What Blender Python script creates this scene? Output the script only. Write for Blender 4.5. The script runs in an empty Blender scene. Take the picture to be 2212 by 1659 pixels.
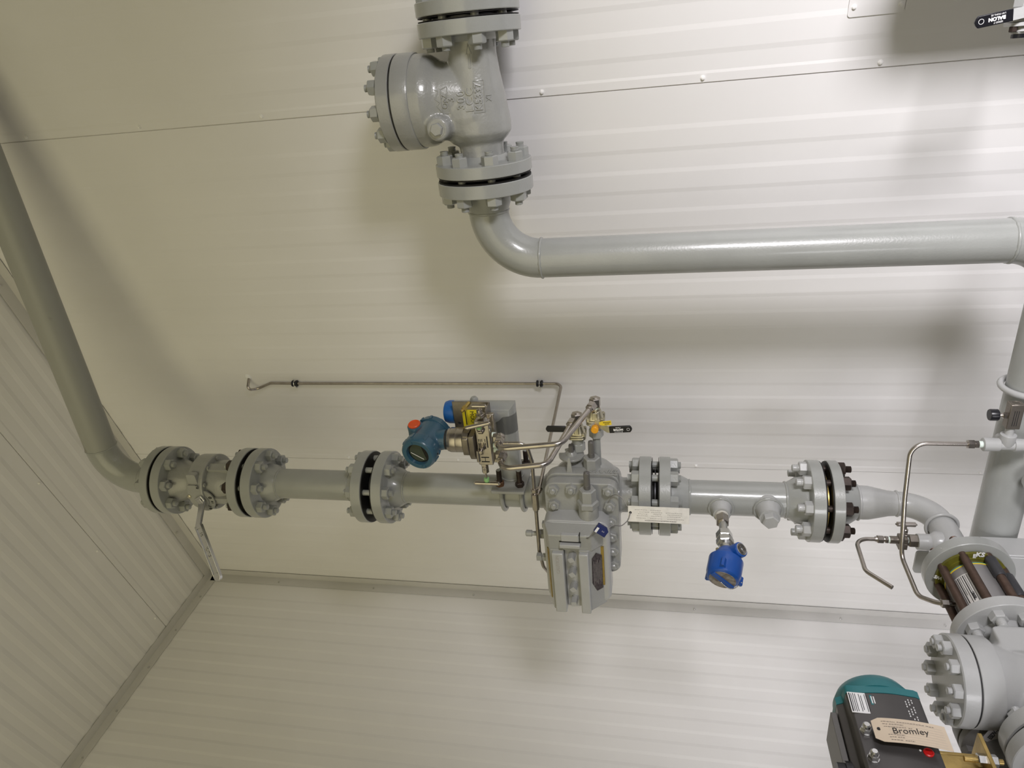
import bpy, bmesh, math, random
from mathutils import Vector, Matrix
from mathutils.bvhtree import BVHTree
random.seed(7)
D = bpy.data
COL = bpy.context.scene.collection
sin, cos, pi, rad = math.sin, math.cos, math.pi, math.radians

# ------------------------------------------------------------------ frames
# World: Z up, back wall is the plane y = WY, the camera stands at y = -1.6.
# The pipework is skewed 15 degrees to the building: (a, b, z) = along the skid,
# out towards the room, and up, measured from the axis of the main vertical run.
WY = 0.06
LX = -2.656
CA, SA = cos(.26), sin(.26)
O = Vector((-1.5, -.34, 0))
DA = Vector((CA, SA, 0)); DB = Vector((SA, -CA, 0)); DZ = Vector((0, 0, 1))
def S(a, b, z): return O + DA*a + DB*b + DZ*z
def V(*a): return Vector(a)

# ------------------------------------------------------------------ materials
MATS = {}
def mat(name, col, rough=.5, metal=0., bump=0., bscale=300., mottle=0., mscale=8., coat=0., spec=.5, col2=None, ramp=(.35, .62)):
    if name in MATS: return MATS[name]
    m = D.materials.new(name); m.use_nodes = True
    nt = m.node_tree; b = nt.nodes['Principled BSDF']
    b.inputs['Base Color'].default_value = (*col, 1)
    b.inputs['Roughness'].default_value = rough
    b.inputs['Metallic'].default_value = metal
    b.inputs['Coat Weight'].default_value = coat
    b.inputs['Coat Roughness'].default_value = .12
    b.inputs['Specular IOR Level'].default_value = spec
    tc = nt.nodes.new('ShaderNodeTexCoord')
    if mottle > 0:
        n = nt.nodes.new('ShaderNodeTexNoise'); n.inputs['Scale'].default_value = mscale; n.inputs['Detail'].default_value = 5
        nt.links.new(tc.outputs['Object'], n.inputs['Vector'])
        r = nt.nodes.new('ShaderNodeValToRGB')
        c2 = col2 if col2 else tuple(c*(1-mottle) for c in col)
        r.color_ramp.elements[0].position = ramp[0]; r.color_ramp.elements[0].color = (*c2, 1)
        r.color_ramp.elements[1].position = ramp[1]; r.color_ramp.elements[1].color = (*col, 1)
        nt.links.new(n.outputs['Fac'], r.inputs['Fac']); nt.links.new(r.outputs['Color'], b.inputs['Base Color'])
    if bump > 0:
        n2 = nt.nodes.new('ShaderNodeTexNoise'); n2.inputs['Scale'].default_value = bscale; n2.inputs['Detail'].default_value = 3
        nt.links.new(tc.outputs['Object'], n2.inputs['Vector'])
        bp = nt.nodes.new('ShaderNodeBump'); bp.inputs['Strength'].default_value = bump; bp.inputs['Distance'].default_value = .001
        nt.links.new(n2.outputs['Fac'], bp.inputs['Height']); nt.links.new(bp.outputs['Normal'], b.inputs['Normal'])
    MATS[name] = m
    return m
PAINT = mat('grey_gloss_paint', (.335, .345, .33), .33, bump=.32, bscale=230, mottle=.06, mscale=14, coat=.55)
PAINTW = mat('grey_paint_white_primer', (.44, .445, .44), .36, bump=.28, bscale=230, mottle=.05, mscale=14, coat=.35)
CAST = mat('grey_cast_paint', (.335, .34, .325), .32, bump=.65, bscale=190, mottle=.08, mscale=18, coat=.6)
PIPEDIRTY = mat('grey_pipe_scuffed', (.33, .335, .315), .45, bump=.18, bscale=300, mottle=.30, mscale=9, col2=(.14, .125, .095), ramp=(.27, .37))
WALLM = mat('white_steel_panel', (.80, .79, .79), .42, bump=.03, bscale=60, mottle=.03, mscale=3)
TRIMM = mat('white_steel_trim', (.62, .61, .60), .30, mottle=.05, mscale=6)
FARM = mat('far_wall_panel', (.42, .41, .36), .5)  # unseen walls, darkened and olive-tinted to shape the bounce light
FLOORM = mat('checkered_floor_paint', (.28, .28, .28), .5, bump=.2, bscale=60, mottle=.2)
BLACKGAP = mat('dark_gasket', (.012, .012, .012), .6)
FACEDK = mat('flange_gap_shade', (.022, .021, .020), .5, .3)  # near-black base stands in for the shade inside flange gaps
GASKET = mat('spiral_gasket', (.09, .09, .10), .35, .5)
STEEL = mat('stainless_steel', (.50, .46, .42), .27, 1., bump=.05, bscale=900, mottle=.15, mscale=60)
STEELR = mat('stainless_rough', (.30, .27, .235), .42, 1., bump=.2, bscale=500, mottle=.2, mscale=40)
CHROME = mat('bright_zinc', (.66, .66, .65), .26, 1., bump=.03, bscale=300)
ZINC = mat('zinc_yellow_plated', (.62, .58, .45), .36, 1., bump=.25, bscale=300, mottle=.35, mscale=30)
DARKST = mat('dark_oiled_steel', (.05, .035, .028), .45, .5, bump=.3, bscale=500, mottle=.4, mscale=40)
RUST = mat('brown_stud', (.13, .085, .065), .42, .55, bump=.5, bscale=700, mottle=.3, mscale=60)
RUSTN = mat('rusty_nut', (.16, .075, .03), .6, .2, bump=.4, bscale=400, mottle=.4, mscale=60)
BLACKP = mat('black_rubber', (.006, .006, .009), .32)
DKRUB = mat('shrink_sleeve', (.035, .035, .04), .5)
BLUEH = mat('blue_green_enamel', (.035, .105, .165), .34, bump=.12, bscale=350, coat=.3)
BLUEC = mat('bright_blue_enamel', (.006, .075, .36), .32, bump=.10, bscale=350, coat=.3)
BLUEP = mat('blue_plastic', (.012, .12, .42), .42)
NAVY = mat('navy_plastic', (.012, .022, .12), .3)
ORANGE = mat('orange_plastic', (.75, .09, .012), .4)
YELLOW = mat('yellow_label', (.78, .66, .02), .45)
YELLOWT = mat('yellow_vinyl', (.85, .62, .03), .4)
AMBER = mat('amber_plastic', (.85, .38, .01), .4)
WHITEL = mat('white_label', (.85, .85, .86), .4)
TAPE = mat('white_thread_tape', (.72, .82, .76), .5)
GREENP = mat('green_plastic', (.28, .55, .22), .4)
INK = mat('black_ink', (.012, .012, .014), .6)
GREYINK = mat('faded_ink', (.42, .40, .38), .6)
WHITEI = mat('white_ink', (.85, .85, .85), .5)
ALU = mat('aluminium_plate', (.80, .78, .76), .42, .35, mottle=.12, mscale=60)
MANILA = mat('manila_card', (.72, .60, .46), .7, mottle=.06, mscale=20)
TEAL = mat('teal_enamel', (.022, .17, .19), .38, bump=.1)
ACT = mat('anodised_grey', (.088, .083, .082), .36, .35, mottle=.15, mscale=12)
ACTL = mat('anodised_grey_light', (.15, .145, .14), .4, .3)
BRASSP = mat('yellow_passivated_steel', (.50, .36, .13), .38, .8, bump=.2, bscale=200, mottle=.35, mscale=25)
OLIVE = mat('olive_ring_paint', (.16, .15, .02), .3, mottle=.3, mscale=50)
STRIPEY = mat('yellow_edge', (.75, .52, .02), .4)
STRIPEG = mat('green_edge', (.09, .36, .20), .4)
WAFER = mat('brushed_grey_steel', (.34, .33, .33), .38, .6, bump=.06, bscale=500)
LCDG = mat('lcd_green_grey', (.05, .065, .045), .25, coat=.6)
GLASSD = mat('dark_recess', (.008, .008, .008), .2, coat=.8)
SHADOWP = mat('shaded_valve_grey', (.11, .105, .10), .42, bump=.2, bscale=300)  # shadow on the shutdown valve put into a darker grey
NAMEP = mat('etched_name_plate', (.10, .08, .08), .35, .6, mottle=.5, mscale=150)
BRASSPL = mat('brass_name_plate', (.55, .40, .12), .3, .8, mottle=.15, mscale=50)
RED = mat('red_plastic', (.6, .01, .01), .35)
PIPED = PAINT

# ------------------------------------------------------------------ mesh builder
def basis(axis, up=None):
    w = Vector(axis).normalized()
    if up is None: up = DZ if abs(w.z) < .9 else DA
    u = (Vector(up) - w*Vector(up).dot(w))
    if u.length < 1e-6: u = DB - w*DB.dot(w)
    u.normalize(); v = w.cross(u)
    return u, v, w
class M:
    def __init__(s): s.v = []; s.f = []
    def add(s, vs, fs):
        k = len(s.v); s.v += [Vector(p) for p in vs]; s.f += [tuple(i+k for i in f) for f in fs]; return s
    def lathe(s, p, axis, prof, n=32, cap=True, up=None, closed=False, phase=0.):
        u, v, w = basis(axis, up); p = Vector(p); vs = []; fs = []
        for (t, r) in prof:
            for i in range(n):
                a = 2*pi*i/n + phase
                vs.append(p + w*t + u*(r*cos(a)) + v*(r*sin(a)))
        m = len(prof)
        for j in range(m if closed else m-1):
            j2 = (j+1) % m
            for i in range(n):
                i2 = (i+1) % n
                fs.append((j*n+i, j*n+i2, j2*n+i2, j2*n+i))
        if cap and not closed:
            fs.append(tuple(range(n))[::-1]); fs.append(tuple((m-1)*n+i for i in range(n)))
        return s.add(vs, fs)
    def cyl(s, p0, p1, r, n=24, r2=None):
        p0 = Vector(p0); p1 = Vector(p1)
        return s.lathe(p0, p1-p0, [(0, r), ((p1-p0).length, r if r2 is None else r2)], n)
    def hexn(s, p, axis, af, t, up=None, ch=.12, both=False, phase=0.):
        # chamfered hexagon: the corner circle is rounded off at the outer end
        R = af/2/cos(pi/6); c = (R-af/2)
        prof = [(0, R*.93), (c*.4, R), (t-c*.9, R), (t, R*.86)] if both else [(0, R), (t-c*.9, R), (t, R*.86)]
        return s.lathe(p, axis, prof, 6, up=up, phase=phase)
    def box(s, c, hx, hy, hz):
        c = Vector(c); vs = []
        for i in (-1, 1):
            for j in (-1, 1):
                for k in (-1, 1): vs.append(c + Vector(hx)*i + Vector(hy)*j + Vector(hz)*k)
        return s.add(vs, [(0, 1, 3, 2), (4, 6, 7, 5), (0, 4, 5, 1), (2, 3, 7, 6), (0, 2, 6, 4), (1, 5, 7, 3)])
    def sbox(s, a0, a1, b0, b1, z0, z1):     # box aligned to the skid
        return s.box(S((a0+a1)/2, (b0+b1)/2, (z0+z1)/2), DA*((a1-a0)/2), DB*((b1-b0)/2), DZ*((z1-z0)/2))
    def prism(s, pts, o, e1, e2, e3, h0, h1, top=1.):
        o = Vector(o); e1 = Vector(e1); e2 = Vector(e2); e3 = Vector(e3); n = len(pts)
        cx = sum(p[0] for p in pts)/n; cy = sum(p[1] for p in pts)/n
        vs = [o+e1*x+e2*y+e3*h0 for x, y in pts] + [o+e1*(cx+(x-cx)*top)+e2*(cy+(y-cy)*top)+e3*h1 for x, y in pts]
        return s.add(vs, [tuple(range(n))[::-1], tuple(range(n, 2*n))] + [(i, (i+1) % n, n+(i+1) % n, n+i) for i in range(n)])
    def loft(s, rings):
        n = len(rings[0]); vs = [p for r in rings for p in r]; fs = []
        for j in range(len(rings)-1):
            for i in range(n):
                i2 = (i+1) % n; fs.append((j*n+i, j*n+i2, (j+1)*n+i2, (j+1)*n+i))
        fs.append(tuple(range(n))[::-1]); fs.append(tuple((len(rings)-1)*n+i for i in range(n)))
        return s.add(vs, fs)
    def tube(s, pts, r, bend=.03, n=14, seg=8, rads=None):
        path = fillet([Vector(p) for p in pts], bend, seg)
        return s.sweep(path, [r]*len(path) if rads is None else rads(len(path)), n)
    def sweep(s, path, rs, n=14):
        t0 = (path[1]-path[0]).normalized(); u, v, w = basis(t0); vs = []; fs = []
        for i, p in enumerate(path):
            t = (path[min(i+1, len(path)-1)] - path[max(i-1, 0)]).normalized()
            q = w.rotation_difference(t); u = q @ u; v = q @ v; w = t
            u = (u - w*u.dot(w)).normalized(); v = w.cross(u)
            for k in range(n):
                a = 2*pi*k/n; vs.append(p + (u*cos(a)+v*sin(a))*rs[i])
        m = len(path)
        for j in range(m-1):
            for k in range(n):
                k2 = (k+1) % n; fs.append((j*n+k, j*n+k2, (j+1)*n+k2, (j+1)*n+k))
        fs.append(tuple(range(n))[::-1]); fs.append(tuple((m-1)*n+k for k in range(n)))
        return s.add(vs, fs)
    def torus(s, c, axis, R, r, n=40, k=10, wob=0.):
        u, v, w = basis(axis); c = Vector(c); vs = []; fs = []
        for i in range(n):
            a = 2*pi*i/n; e = u*cos(a)+v*sin(a); rr = r*(1+wob*random.uniform(-1, 1))
            for j in range(k):
                b = 2*pi*j/k; vs.append(c + e*(R+rr*cos(b)) + w*(rr*sin(b)))
        for i in range(n):
            for j in range(k):
                fs.append((i*k+j, ((i+1) % n)*k+j, ((i+1) % n)*k+(j+1) % k, i*k+(j+1) % k))
        return s.add(vs, fs)
    def ball(s, c, r, n=16, m=10, sc=None, ax=None):
        c = Vector(c); vs = []; fs = []
        u, v, w = ax if ax else (DA, DB, DZ); sc = sc or (1, 1, 1)
        for j in range(m+1):
            th = pi*j/m
            for i in range(n):
                a = 2*pi*i/n
                vs.append(c + u*(r*sc[0]*sin(max(th, 1e-3) if j < m else 1e-3)*cos(a)) + v*(r*sc[1]*sin(max(th, 1e-3) if j < m else 1e-3)*sin(a)) + w*(r*sc[2]*cos(th)))
        for j in range(m):
            for i in range(n):
                i2 = (i+1) % n; fs.append((j*n+i, (j+1)*n+i, (j+1)*n+i2, j*n+i2))
        fs.append(tuple(range(n))); fs.append(tuple(m*n+i for i in range(n))[::-1])
        return s.add(vs, fs)
def fillet(P, R, seg=8):
    out = [P[0]]
    for i in range(1, len(P)-1):
        a = (P[i-1]-P[i]); b = (P[i+1]-P[i]); la, lb = a.length, b.length
        a.normalize(); b.normalize(); ang = a.angle(b)
        if ang > pi-.03: out.append(P[i]); continue
        d = min(R/math.tan(ang/2), la*(.985 if i == 1 else .49), lb*(.985 if i == len(P)-2 else .49)); r = d*math.tan(ang/2)
        c = P[i] + (a+b).normalized()*(r/sin(ang/2)); s0 = P[i]+a*d-c; s1 = P[i]+b*d-c
        th = s0.angle(s1)
        for k in range(seg+1):
            f = k/seg; out.append(c + (s0*sin((1-f)*th) + s1*sin(f*th))/sin(th))
    out.append(P[-1]); return out
def rrect(w, h, r, seg=5):
    pts = []
    for cx, cy, a0 in ((w/2-r, h/2-r, 0), (-w/2+r, h/2-r, pi/2), (-w/2+r, -h/2+r, pi), (w/2-r, -h/2+r, 3*pi/2)):
        for k in range(seg+1):
            a = a0 + pi/2*k/seg; pts.append((cx+r*cos(a), cy+r*sin(a)))
    return pts

# ------------------------------------------------------------------ objects
def wloc(o):
    p = Vector((0, 0, 0))
    while o: p += o.location; o = o.parent
    return p
def mk(name, m, ma, loc, bevel=0., angle=38, remesh=0., smooth=6, seg=2):
    me = D.meshes.new(name); me.from_pydata([p-loc for p in m.v], [], m.f)
    bm = bmesh.new(); bm.from_mesh(me); bmesh.ops.recalc_face_normals(bm, faces=bm.faces); bm.to_mesh(me); bm.free()
    me.materials.append(ma)
    me.polygons.foreach_set('use_smooth', [True]*len(me.polygons))
    if not remesh: me.set_sharp_from_angle(angle=rad(angle))
    o = D.objects.new(name, me); COL.objects.link(o)
    if remesh:
        r = o.modifiers.new('blend', 'REMESH'); r.mode = 'VOXEL'; r.voxel_size = remesh; r.use_smooth_shade = True
        sm = o.modifiers.new('soften', 'SMOOTH'); sm.factor = .5; sm.iterations = smooth
    elif bevel > 0:
        b = o.modifiers.new('edge', 'BEVEL'); b.width = bevel; b.segments = seg; b.limit_method = 'ANGLE'; b.angle_limit = rad(angle); b.harden_normals = False
    return o
def part(name, m, ma, parent, bevel=0., label=None, **k):
    o = mk(name, m, ma, wloc(parent), bevel, **k); o.parent = parent
    if label: o['label'] = label
    return o
def thing(name, label, cat, loc, group=None):
    o = D.objects.new(name, None); COL.objects.link(o); o.location = loc; o.empty_display_size = .05
    o['label'] = label; o['category'] = cat
    if group: o['group'] = group
    return o
def single(name, label, cat, m, ma, loc, group=None, bevel=0., **k):
    loc = Vector(loc); o = mk(name, m, ma, loc, bevel, **k); o.location = loc
    o['label'] = label; o['category'] = cat
    if group: o['group'] = group
    return o
def struct(name, m, ma, bevel=0., **k):
    o = mk(name, m, ma, Vector((0, 0, 0)), bevel, **k); o['kind'] = 'structure'; return o

def text_mesh(s, size, ext=.0004, align='CENTER', spacing=1., shear=0., bold=0.):
    c = D.curves.new('writing', 'FONT'); c.body = s; c.size = size; c.extrude = ext; c.align_x = align; c.align_y = 'CENTER'
    c.space_character = spacing; c.shear = shear; c.offset = bold; c.resolution_u = 3
    o = D.objects.new('writing', c); COL.objects.link(o)
    bpy.context.view_layer.update()
    me = D.meshes.new_from_object(o.evaluated_get(bpy.context.evaluated_depsgraph_get()))
    D.objects.remove(o); D.curves.remove(c); return me
def text(s, size, origin, right, up, ma, parent, name='lettering', ext=.0004, onto=None, lift=.0006, **k):
    me = text_mesh(s, size, ext, **k); r = Vector(right).normalized(); u = Vector(up).normalized(); n = r.cross(u)
    origin = Vector(origin); loc = wloc(parent)
    pts = [origin + r*v.co.x + u*v.co.y + n*(v.co.z+ext) for v in me.vertices]
    if onto is not None:
        bvh = onto; out = []
        for p in pts:
            h = (p-origin).dot(n); q = p - n*h
            hit = bvh.ray_cast(q + n*.15, -n)
            out.append((hit[0] if hit[0] else q) + n*(h + lift - ext))
        pts = out
    for v, p in zip(me.vertices, pts): v.co = p - loc
    me.materials.clear(); me.materials.append(ma); me.name = name
    o = D.objects.new(name, me); COL.objects.link(o); o.parent = parent
    return o
def bvh_of(objs):
    bpy.context.view_layer.update(); dg = bpy.context.evaluated_depsgraph_get(); vs = []; fs = []
    for o in objs:
        e = o.evaluated_get(dg); me = e.to_mesh(); k = len(vs); mw = e.matrix_world
        vs += [mw @ v.co for v in me.vertices]; fs += [tuple(i+k for i in p.vertices) for p in me.polygons]; e.to_mesh_clear()
    return BVHTree.FromPolygons(vs, fs)

# threaded stud bolt: prototypes are shared, each stud and nut is its own object
PROTO = {}
def rod_mesh(r, L, ma, pitch=.0022):
    key = ('rod', round(r, 5), round(L, 4), ma.name)
    if key not in PROTO:
        m = M(); prof = []; t = 0.
        prof.append((0, r*.8)); prof.append((.0012, r))
        t = .0012
        thr = .022
        while t < min(thr, L/2): prof += [(t+pitch*.5, r*.9), (t+pitch, r)]; t += pitch
        while t < L-thr-.001: t += .006; prof.append((min(t, L-thr), r*.98))
        while t < L-.0034: prof += [(t+pitch*.5, r*.9), (t+pitch, r)]; t += pitch
        prof += [(L-.0004, r), (L, r*.8)]
        m.lathe((0, 0, 0), (0, 0, 1), prof, 12)
        o = mk('stud_bolt', m, ma, Vector((0, 0, 0)), angle=60); PROTO[key] = o.data; D.objects.remove(o)
    return PROTO[key]
def nut_mesh(af, t, ma):
    key = ('nut', round(af, 5), round(t, 5), ma.name)
    if key not in PROTO:
        m = M(); m.hexn((0, 0, 0), (0, 0, 1), af, t)
        o = mk('hex_nut', m, ma, Vector((0, 0, 0)), angle=25)
        PROTO[key] = o.data; D.objects.remove(o)
    return PROTO[key]
def place(name, me, parent, p, axis, spin=0., flip=False):
    o = D.objects.new(name, me); COL.objects.link(o); o.parent = parent
    u, v, w = basis(axis); R = Matrix((u, v, w)).transposed().to_4x4() @ Matrix.Rotation(spin, 4, 'Z')
    o.matrix_local = Matrix.Translation(Vector(p)-wloc(parent)) @ R
    return o
def studs(parent, c, axis, R, n, phase, t0, t1, r=.0085, af=.030, nt=.018, ext=.009, ma=PAINT, ma2=None, up=None, only=None, nut0=True, matn1=None):
    """n studs round the circle; t0..t1 is the clamped thickness along the axis from c, nuts outside it"""
    w = Vector(axis).normalized(); ma2 = ma2 or ma; c = Vector(c)
    u = Vector(up) if up is not None else basis(axis)[0]; v = w.cross(u)
    for i in range(n):
        if only and i not in only: continue
        a = phase + 2*pi*i/n; q = c + (u*cos(a)+v*sin(a))*R
        e0 = ext*random.uniform(.8, 1.25); e1 = ext*random.uniform(.8, 1.25)
        L = round((t1-t0)+2*nt+2*ext, 4); off = random.uniform(-.002, .002)
        s0 = q + w*(t0-nt-ext+off)
        st = place('stud_bolt', rod_mesh(r, L, ma), parent, s0, w)
        for tt, ax_, k in ((t1, w, 1), (t0, -w, 0)):
            if k == 0 and not nut0: continue
            nu = D.objects.new('hex_nut', nut_mesh(af, nt, (matn1 or ma) if k else ma2)); COL.objects.link(nu); nu.parent = st
            R4 = Matrix.Rotation(random.uniform(0, pi/3), 4, 'Z')
            Lz = (q + w*tt - s0).dot(w)
            nu.matrix_local = Matrix.Translation((0, 0, Lz)) @ (R4 if k else Matrix.Rotation(pi, 4, 'X') @ R4)

def flange(parent, face, out, T, R, pr, hubr, hubl, rf=.0625, ma=PAINT, label=None, n=64, bead=True, total=None):
    """weld-neck flange: face point, direction pointing away from the face, thickness, radius, pipe radius"""
    m = M(); tl = total if total else hubl
    c = .0014
    m.lathe(face, out, [(0, rf), (.0018, rf), (.0019, R-c), (.0019+c, R), (T-c, R), (T, R-c), (T+.0003, hubr*1.08), (T+.003, hubr), (T+hubl*.55, hubr*.72+pr*.28), (T+hubl, pr)], n)
    o = part('flange', m, ma, parent, label=label, angle=30)
    return o
def bead(parent, c, axis, r, ma=PAINT, w=.003):
    m = M(); m.torus(c, axis, r-.0006, w, 48, 8, wob=.22); return part('weld_bead', m, ma, parent, angle=80)
def gasket(parent, c, axis, t, r=.057, ma=BLACKGAP, ring=True, rr=.0745):
    m = M(); w = Vector(axis).normalized(); c = Vector(c)
    m.lathe(c, w, [(-t/2+.0004, r), (t/2-.0004, r)], 40)
    g = part('gasket', m, ma, parent)
    for s_ in (-1, 1):
        m = M(); m.lathe(c+w*(s_*(t/2-.0002)), w, [(-.0005, r), (-.0005, .1025), (.0005, .1025), (.0005, r)], 56, cap=False, closed=True); part('gap_shade_disc', m, FACEDK, parent)  # dark discs paint the deep gap's shade onto both faces
    if ring:
        m = M(); m.lathe(c, w, [(-.0015, r*.8), (-.0015, rr), (.0015, rr), (.0015, r*.8)], 48, cap=False, closed=True); part('centring_ring', m, GASKET, parent)
    return g
# ================================================================== THE ROOM
def ribs(lo, hi, start, pitch, w=.053, d=.0011, sl=.011, seams=()):
    """(position, height) profile of a ribbed liner panel from lo to hi; strips start at start + k*pitch"""
    ev = []
    k = math.floor((lo-start)/pitch)-1
    while start+k*pitch < hi:
        s = start+k*pitch; k += 1
        if s-sl < lo+.02 or s+w+sl > hi-.02: continue
        if any(s-sl-.012 < q < s+w+sl+.012 for q in seams): continue
        ev += [(s-sl/2, 0), (s+sl/2, d), (s+w-sl/2, d), (s+w+sl/2, 0)]
    for q in seams:
        if lo < q < hi: ev += [(q-.0016, 0), (q-.0012, -.004), (q+.0012, -.004), (q+.0016, .0012), (q+.020, .0012), (q+.026, 0)]
    ev.sort(); return [(lo, 0)] + ev + [(hi, 0)]
def sheet(prof, p_of, lo, hi, back):
    m = M(); n = len(prof)
    vs = [p_of(s, h, lo(s) if callable(lo) else lo) for s, h in prof] + [p_of(s, h, hi(s) if callable(hi) else hi) for s, h in prof]
    m.add(vs, [(i, i+1, n+i+1, n+i) for i in range(n-1)])
    # a plain backing 40 mm behind makes it a solid panel
    a, b = prof[0][0], prof[-1][0]
    q = [p_of(a, -back, lo(a) if callable(lo) else lo), p_of(b, -back, lo(b) if callable(lo) else lo), p_of(b, -back, hi(b) if callable(hi) else hi), p_of(a, -back, hi(a) if callable(hi) else hi)]
    m.add(q, [(0, 1, 2, 3)])
    k = len(m.v)-4
    m.f += [tuple(range(n)) + (k+1, k), tuple(range(n, 2*n)) + (k+2, k+3), (0, k, k+3, n), (n-1, k+1, k+2, 2*n-1)]
    return m
RX, FY = 2.7, -3.6
CZ = lambda y: 3.61 + .171*(WY-y)
SEAMX = (-1.824, -.560, .704, 1.968)
wall_back = struct('wall_back', sheet(ribs(LX, RX, -1.555-.106*20, .106, seams=SEAMX), lambda s, h, z: V(s, WY-h, z), 0., CZ(WY), .04), WALLM, angle=1)
wall_left = struct('wall_left', sheet(ribs(FY, WY, -.104-.089*60, .089, w=.045, d=.0014, seams=(-1.2, -2.4)), lambda s, h, z: V(LX+h, s, z), 0., lambda s: CZ(s), .04), WALLM, angle=1)
cseam = -.247
ceiling = struct('ceiling', sheet(ribs(FY, WY, -.413-.078*60, .078, w=.036, sl=.014, d=.0022, seams=(cseam, -1.47, -2.69)), lambda s, h, x: V(x, s, CZ(s)-h), LX, RX, .04), WALLM, angle=1)
struct('wall_right', sheet(ribs(FY, WY, FY, .089, w=.047), lambda s, h, z: V(RX-h, s, z), 0., lambda s: CZ(s), .04), FARM, angle=1)
struct('wall_front', sheet(ribs(LX, RX, LX, .106), lambda s, h, z: V(s, FY+h, z), 0., CZ(FY), .04), FARM, angle=1)
m = M(); m.box((.02, (FY+WY)/2, -.03), (RX+.04, 0, 0), (0, (WY-FY)/2+.04, 0), (0, 0, .03)); struct('floor', m, FLOORM)

def screw(parent, p, n, r=.0055, ma=None):
    m = M(); m.lathe(p, n, [(-.001, r), (.0008, r), (.0012, r*.72), (.0038, r*.66), (.0046, r*.4)], 10)
    return part('panel_screw', m, ma or TRIMM, parent)
WSC = mat('white_screw_head', (.9, .89, .88), .25, coat=.4)
for sx, zs in ((-.5485, (3.21, 2.852, 2.494, 1.774, 1.413, 1.052, .69)), (-1.812, (2.647, 2.222, 1.39, .535, 1.81))):
    for z in zs: screw(wall_back, V(sx, WY-.002, z), V(0, -1, 0), ma=WSC)
for x in (-1.64, -2.041, -2.53, -1.2): screw(ceiling, V(x, cseam-.012, CZ(cseam-.012)-.001), V(0, 0, -1), ma=WSC)
# corner angles
t1 = M(); L = .038; t = .0016
def angle_trim(m, p0, p1, e1, e2):
    e1 = Vector(e1); e2 = Vector(e2); pts = [(0, 0), (L, 0), (L, t), (t, t), (t, L), (0, L)]
    vs = [Vector(p)+e1*x+e2*y for p in (p0, p1) for x, y in pts]; n = 6
    m.add(vs, [tuple(range(n))[::-1], tuple(range(n, 2*n))] + [(i, (i+1) % n, n+(i+1) % n, n+i) for i in range(n)])
angle_trim(t1, V(LX+.003, WY-.003, 0), V(LX+.003, WY-.003, 3.60), (1, 0, 0), (0, -1, 0))
trim_1 = struct('trim_1', t1, TRIMM)
for z in (.444, .814, 1.372, 1.9, 2.308, 2.776, 3.246): screw(trim_1, V(LX+.005, WY-.028, z), V(1, 0, 0), .0045, CHROME)
t2 = M(); sd = V(0, -1, .171).normalized(); un = V(0, -.171, -1).normalized()
angle_trim(t2, V(LX+.003, WY, CZ(WY)-.004), V(LX+.003, FY, CZ(FY)-.004), un, (1, 0, 0))
trim_2 = struct('trim_2', t2, TRIMM)
for y in (-.07, -.243, -.42, -.611, -.799, -1.0, -1.2): screw(trim_2, V(LX+.005, y, CZ(y)-.030), V(1, 0, 0), .0045, CHROME)
t3 = M(); angle_trim(t3, V(LX+.04, WY-.003, 3.606), V(RX, WY-.003, 3.606), (0, 0, -1), sd)
trim_3 = struct('trim_3', t3, TRIMM)
for x in (-2.3, -1.70, -1.35, -1.0, -.6): screw(trim_3, V(x, WY-.030, 3.606), V(0, 0, -1), .0045, CHROME)

# cover plates on the back wall near the top of the photo
for (z0, z1, xb, lab, scr) in ((1.132, 1.0265, -.454, 'flat white cover plate screwed to the ribbed wall, left one of the pair', ((-.435, 1.122), (-.438, 1.034))),
                               (1.0255, .926, -.452, 'flat white rounded cover plate on the ribbed wall, nearer the black-handled valve', ((-.437, .934),))):
    m = M(); w_ = abs(z0-z1); pts = rrect(.26, w_, .006)
    m.prism(pts, V(xb+.13, WY-.0022, (z0+z1)/2), V(1, 0, 0), V(0, 0, 1), V(0, -1, 0), -.002, .0015)
    cp = single('cover_plate', lab, 'cover plate', m, WALLM, (xb+.13, WY-.002, (z0+z1)/2), 'cover plates on the back wall')
    for x, z in scr: screw(cp, V(x, WY-.0035, z), V(0, -1, 0), .0055, WSC)

# ================================================================== PIPE RUNS
R3 = .0445; FR = .105; BC = .084; FT = .032
P225 = rad(22.5)
# ---- inlet pipe: along the ceiling, elbow, flange
t = thing('inlet_pipe', 'scuffed grey pipe slanting along under the ceiling with an elbow down to the top flange', 'pipe', S(.3, 0, 3.22))
m = M(); m.tube([S(1.36, 0, 3.22), S(.115, 0, 3.22)], R3, n=40); part('pipe', m, PIPEDIRTY, t)
m = M(); m.tube([S(.117, 0, 3.22), S(0, 0, 3.22), S(0, 0, 3.10)], R3*1.008, bend=.114, n=40, seg=16); part('elbow', m, PAINT, t)
bead(t, S(.116, 0, 3.22), DA, R3)
flange(t, S(0, 0, 3.0117), DZ, .0290, FR, R3, .060, .036)
m = M(); m.cyl(S(0, 0, 3.085), S(0, 0, 3.102), R3); part('pipe_stub', m, PAINT, t)
studs(t, S(0, 0, 2.9735), DZ, BC, 8, P225, 0, .0671, ma=PAINT, up=DA)
gasket(t, S(0, 0, 3.0085), DZ, .0064, .066, ring=False)

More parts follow.
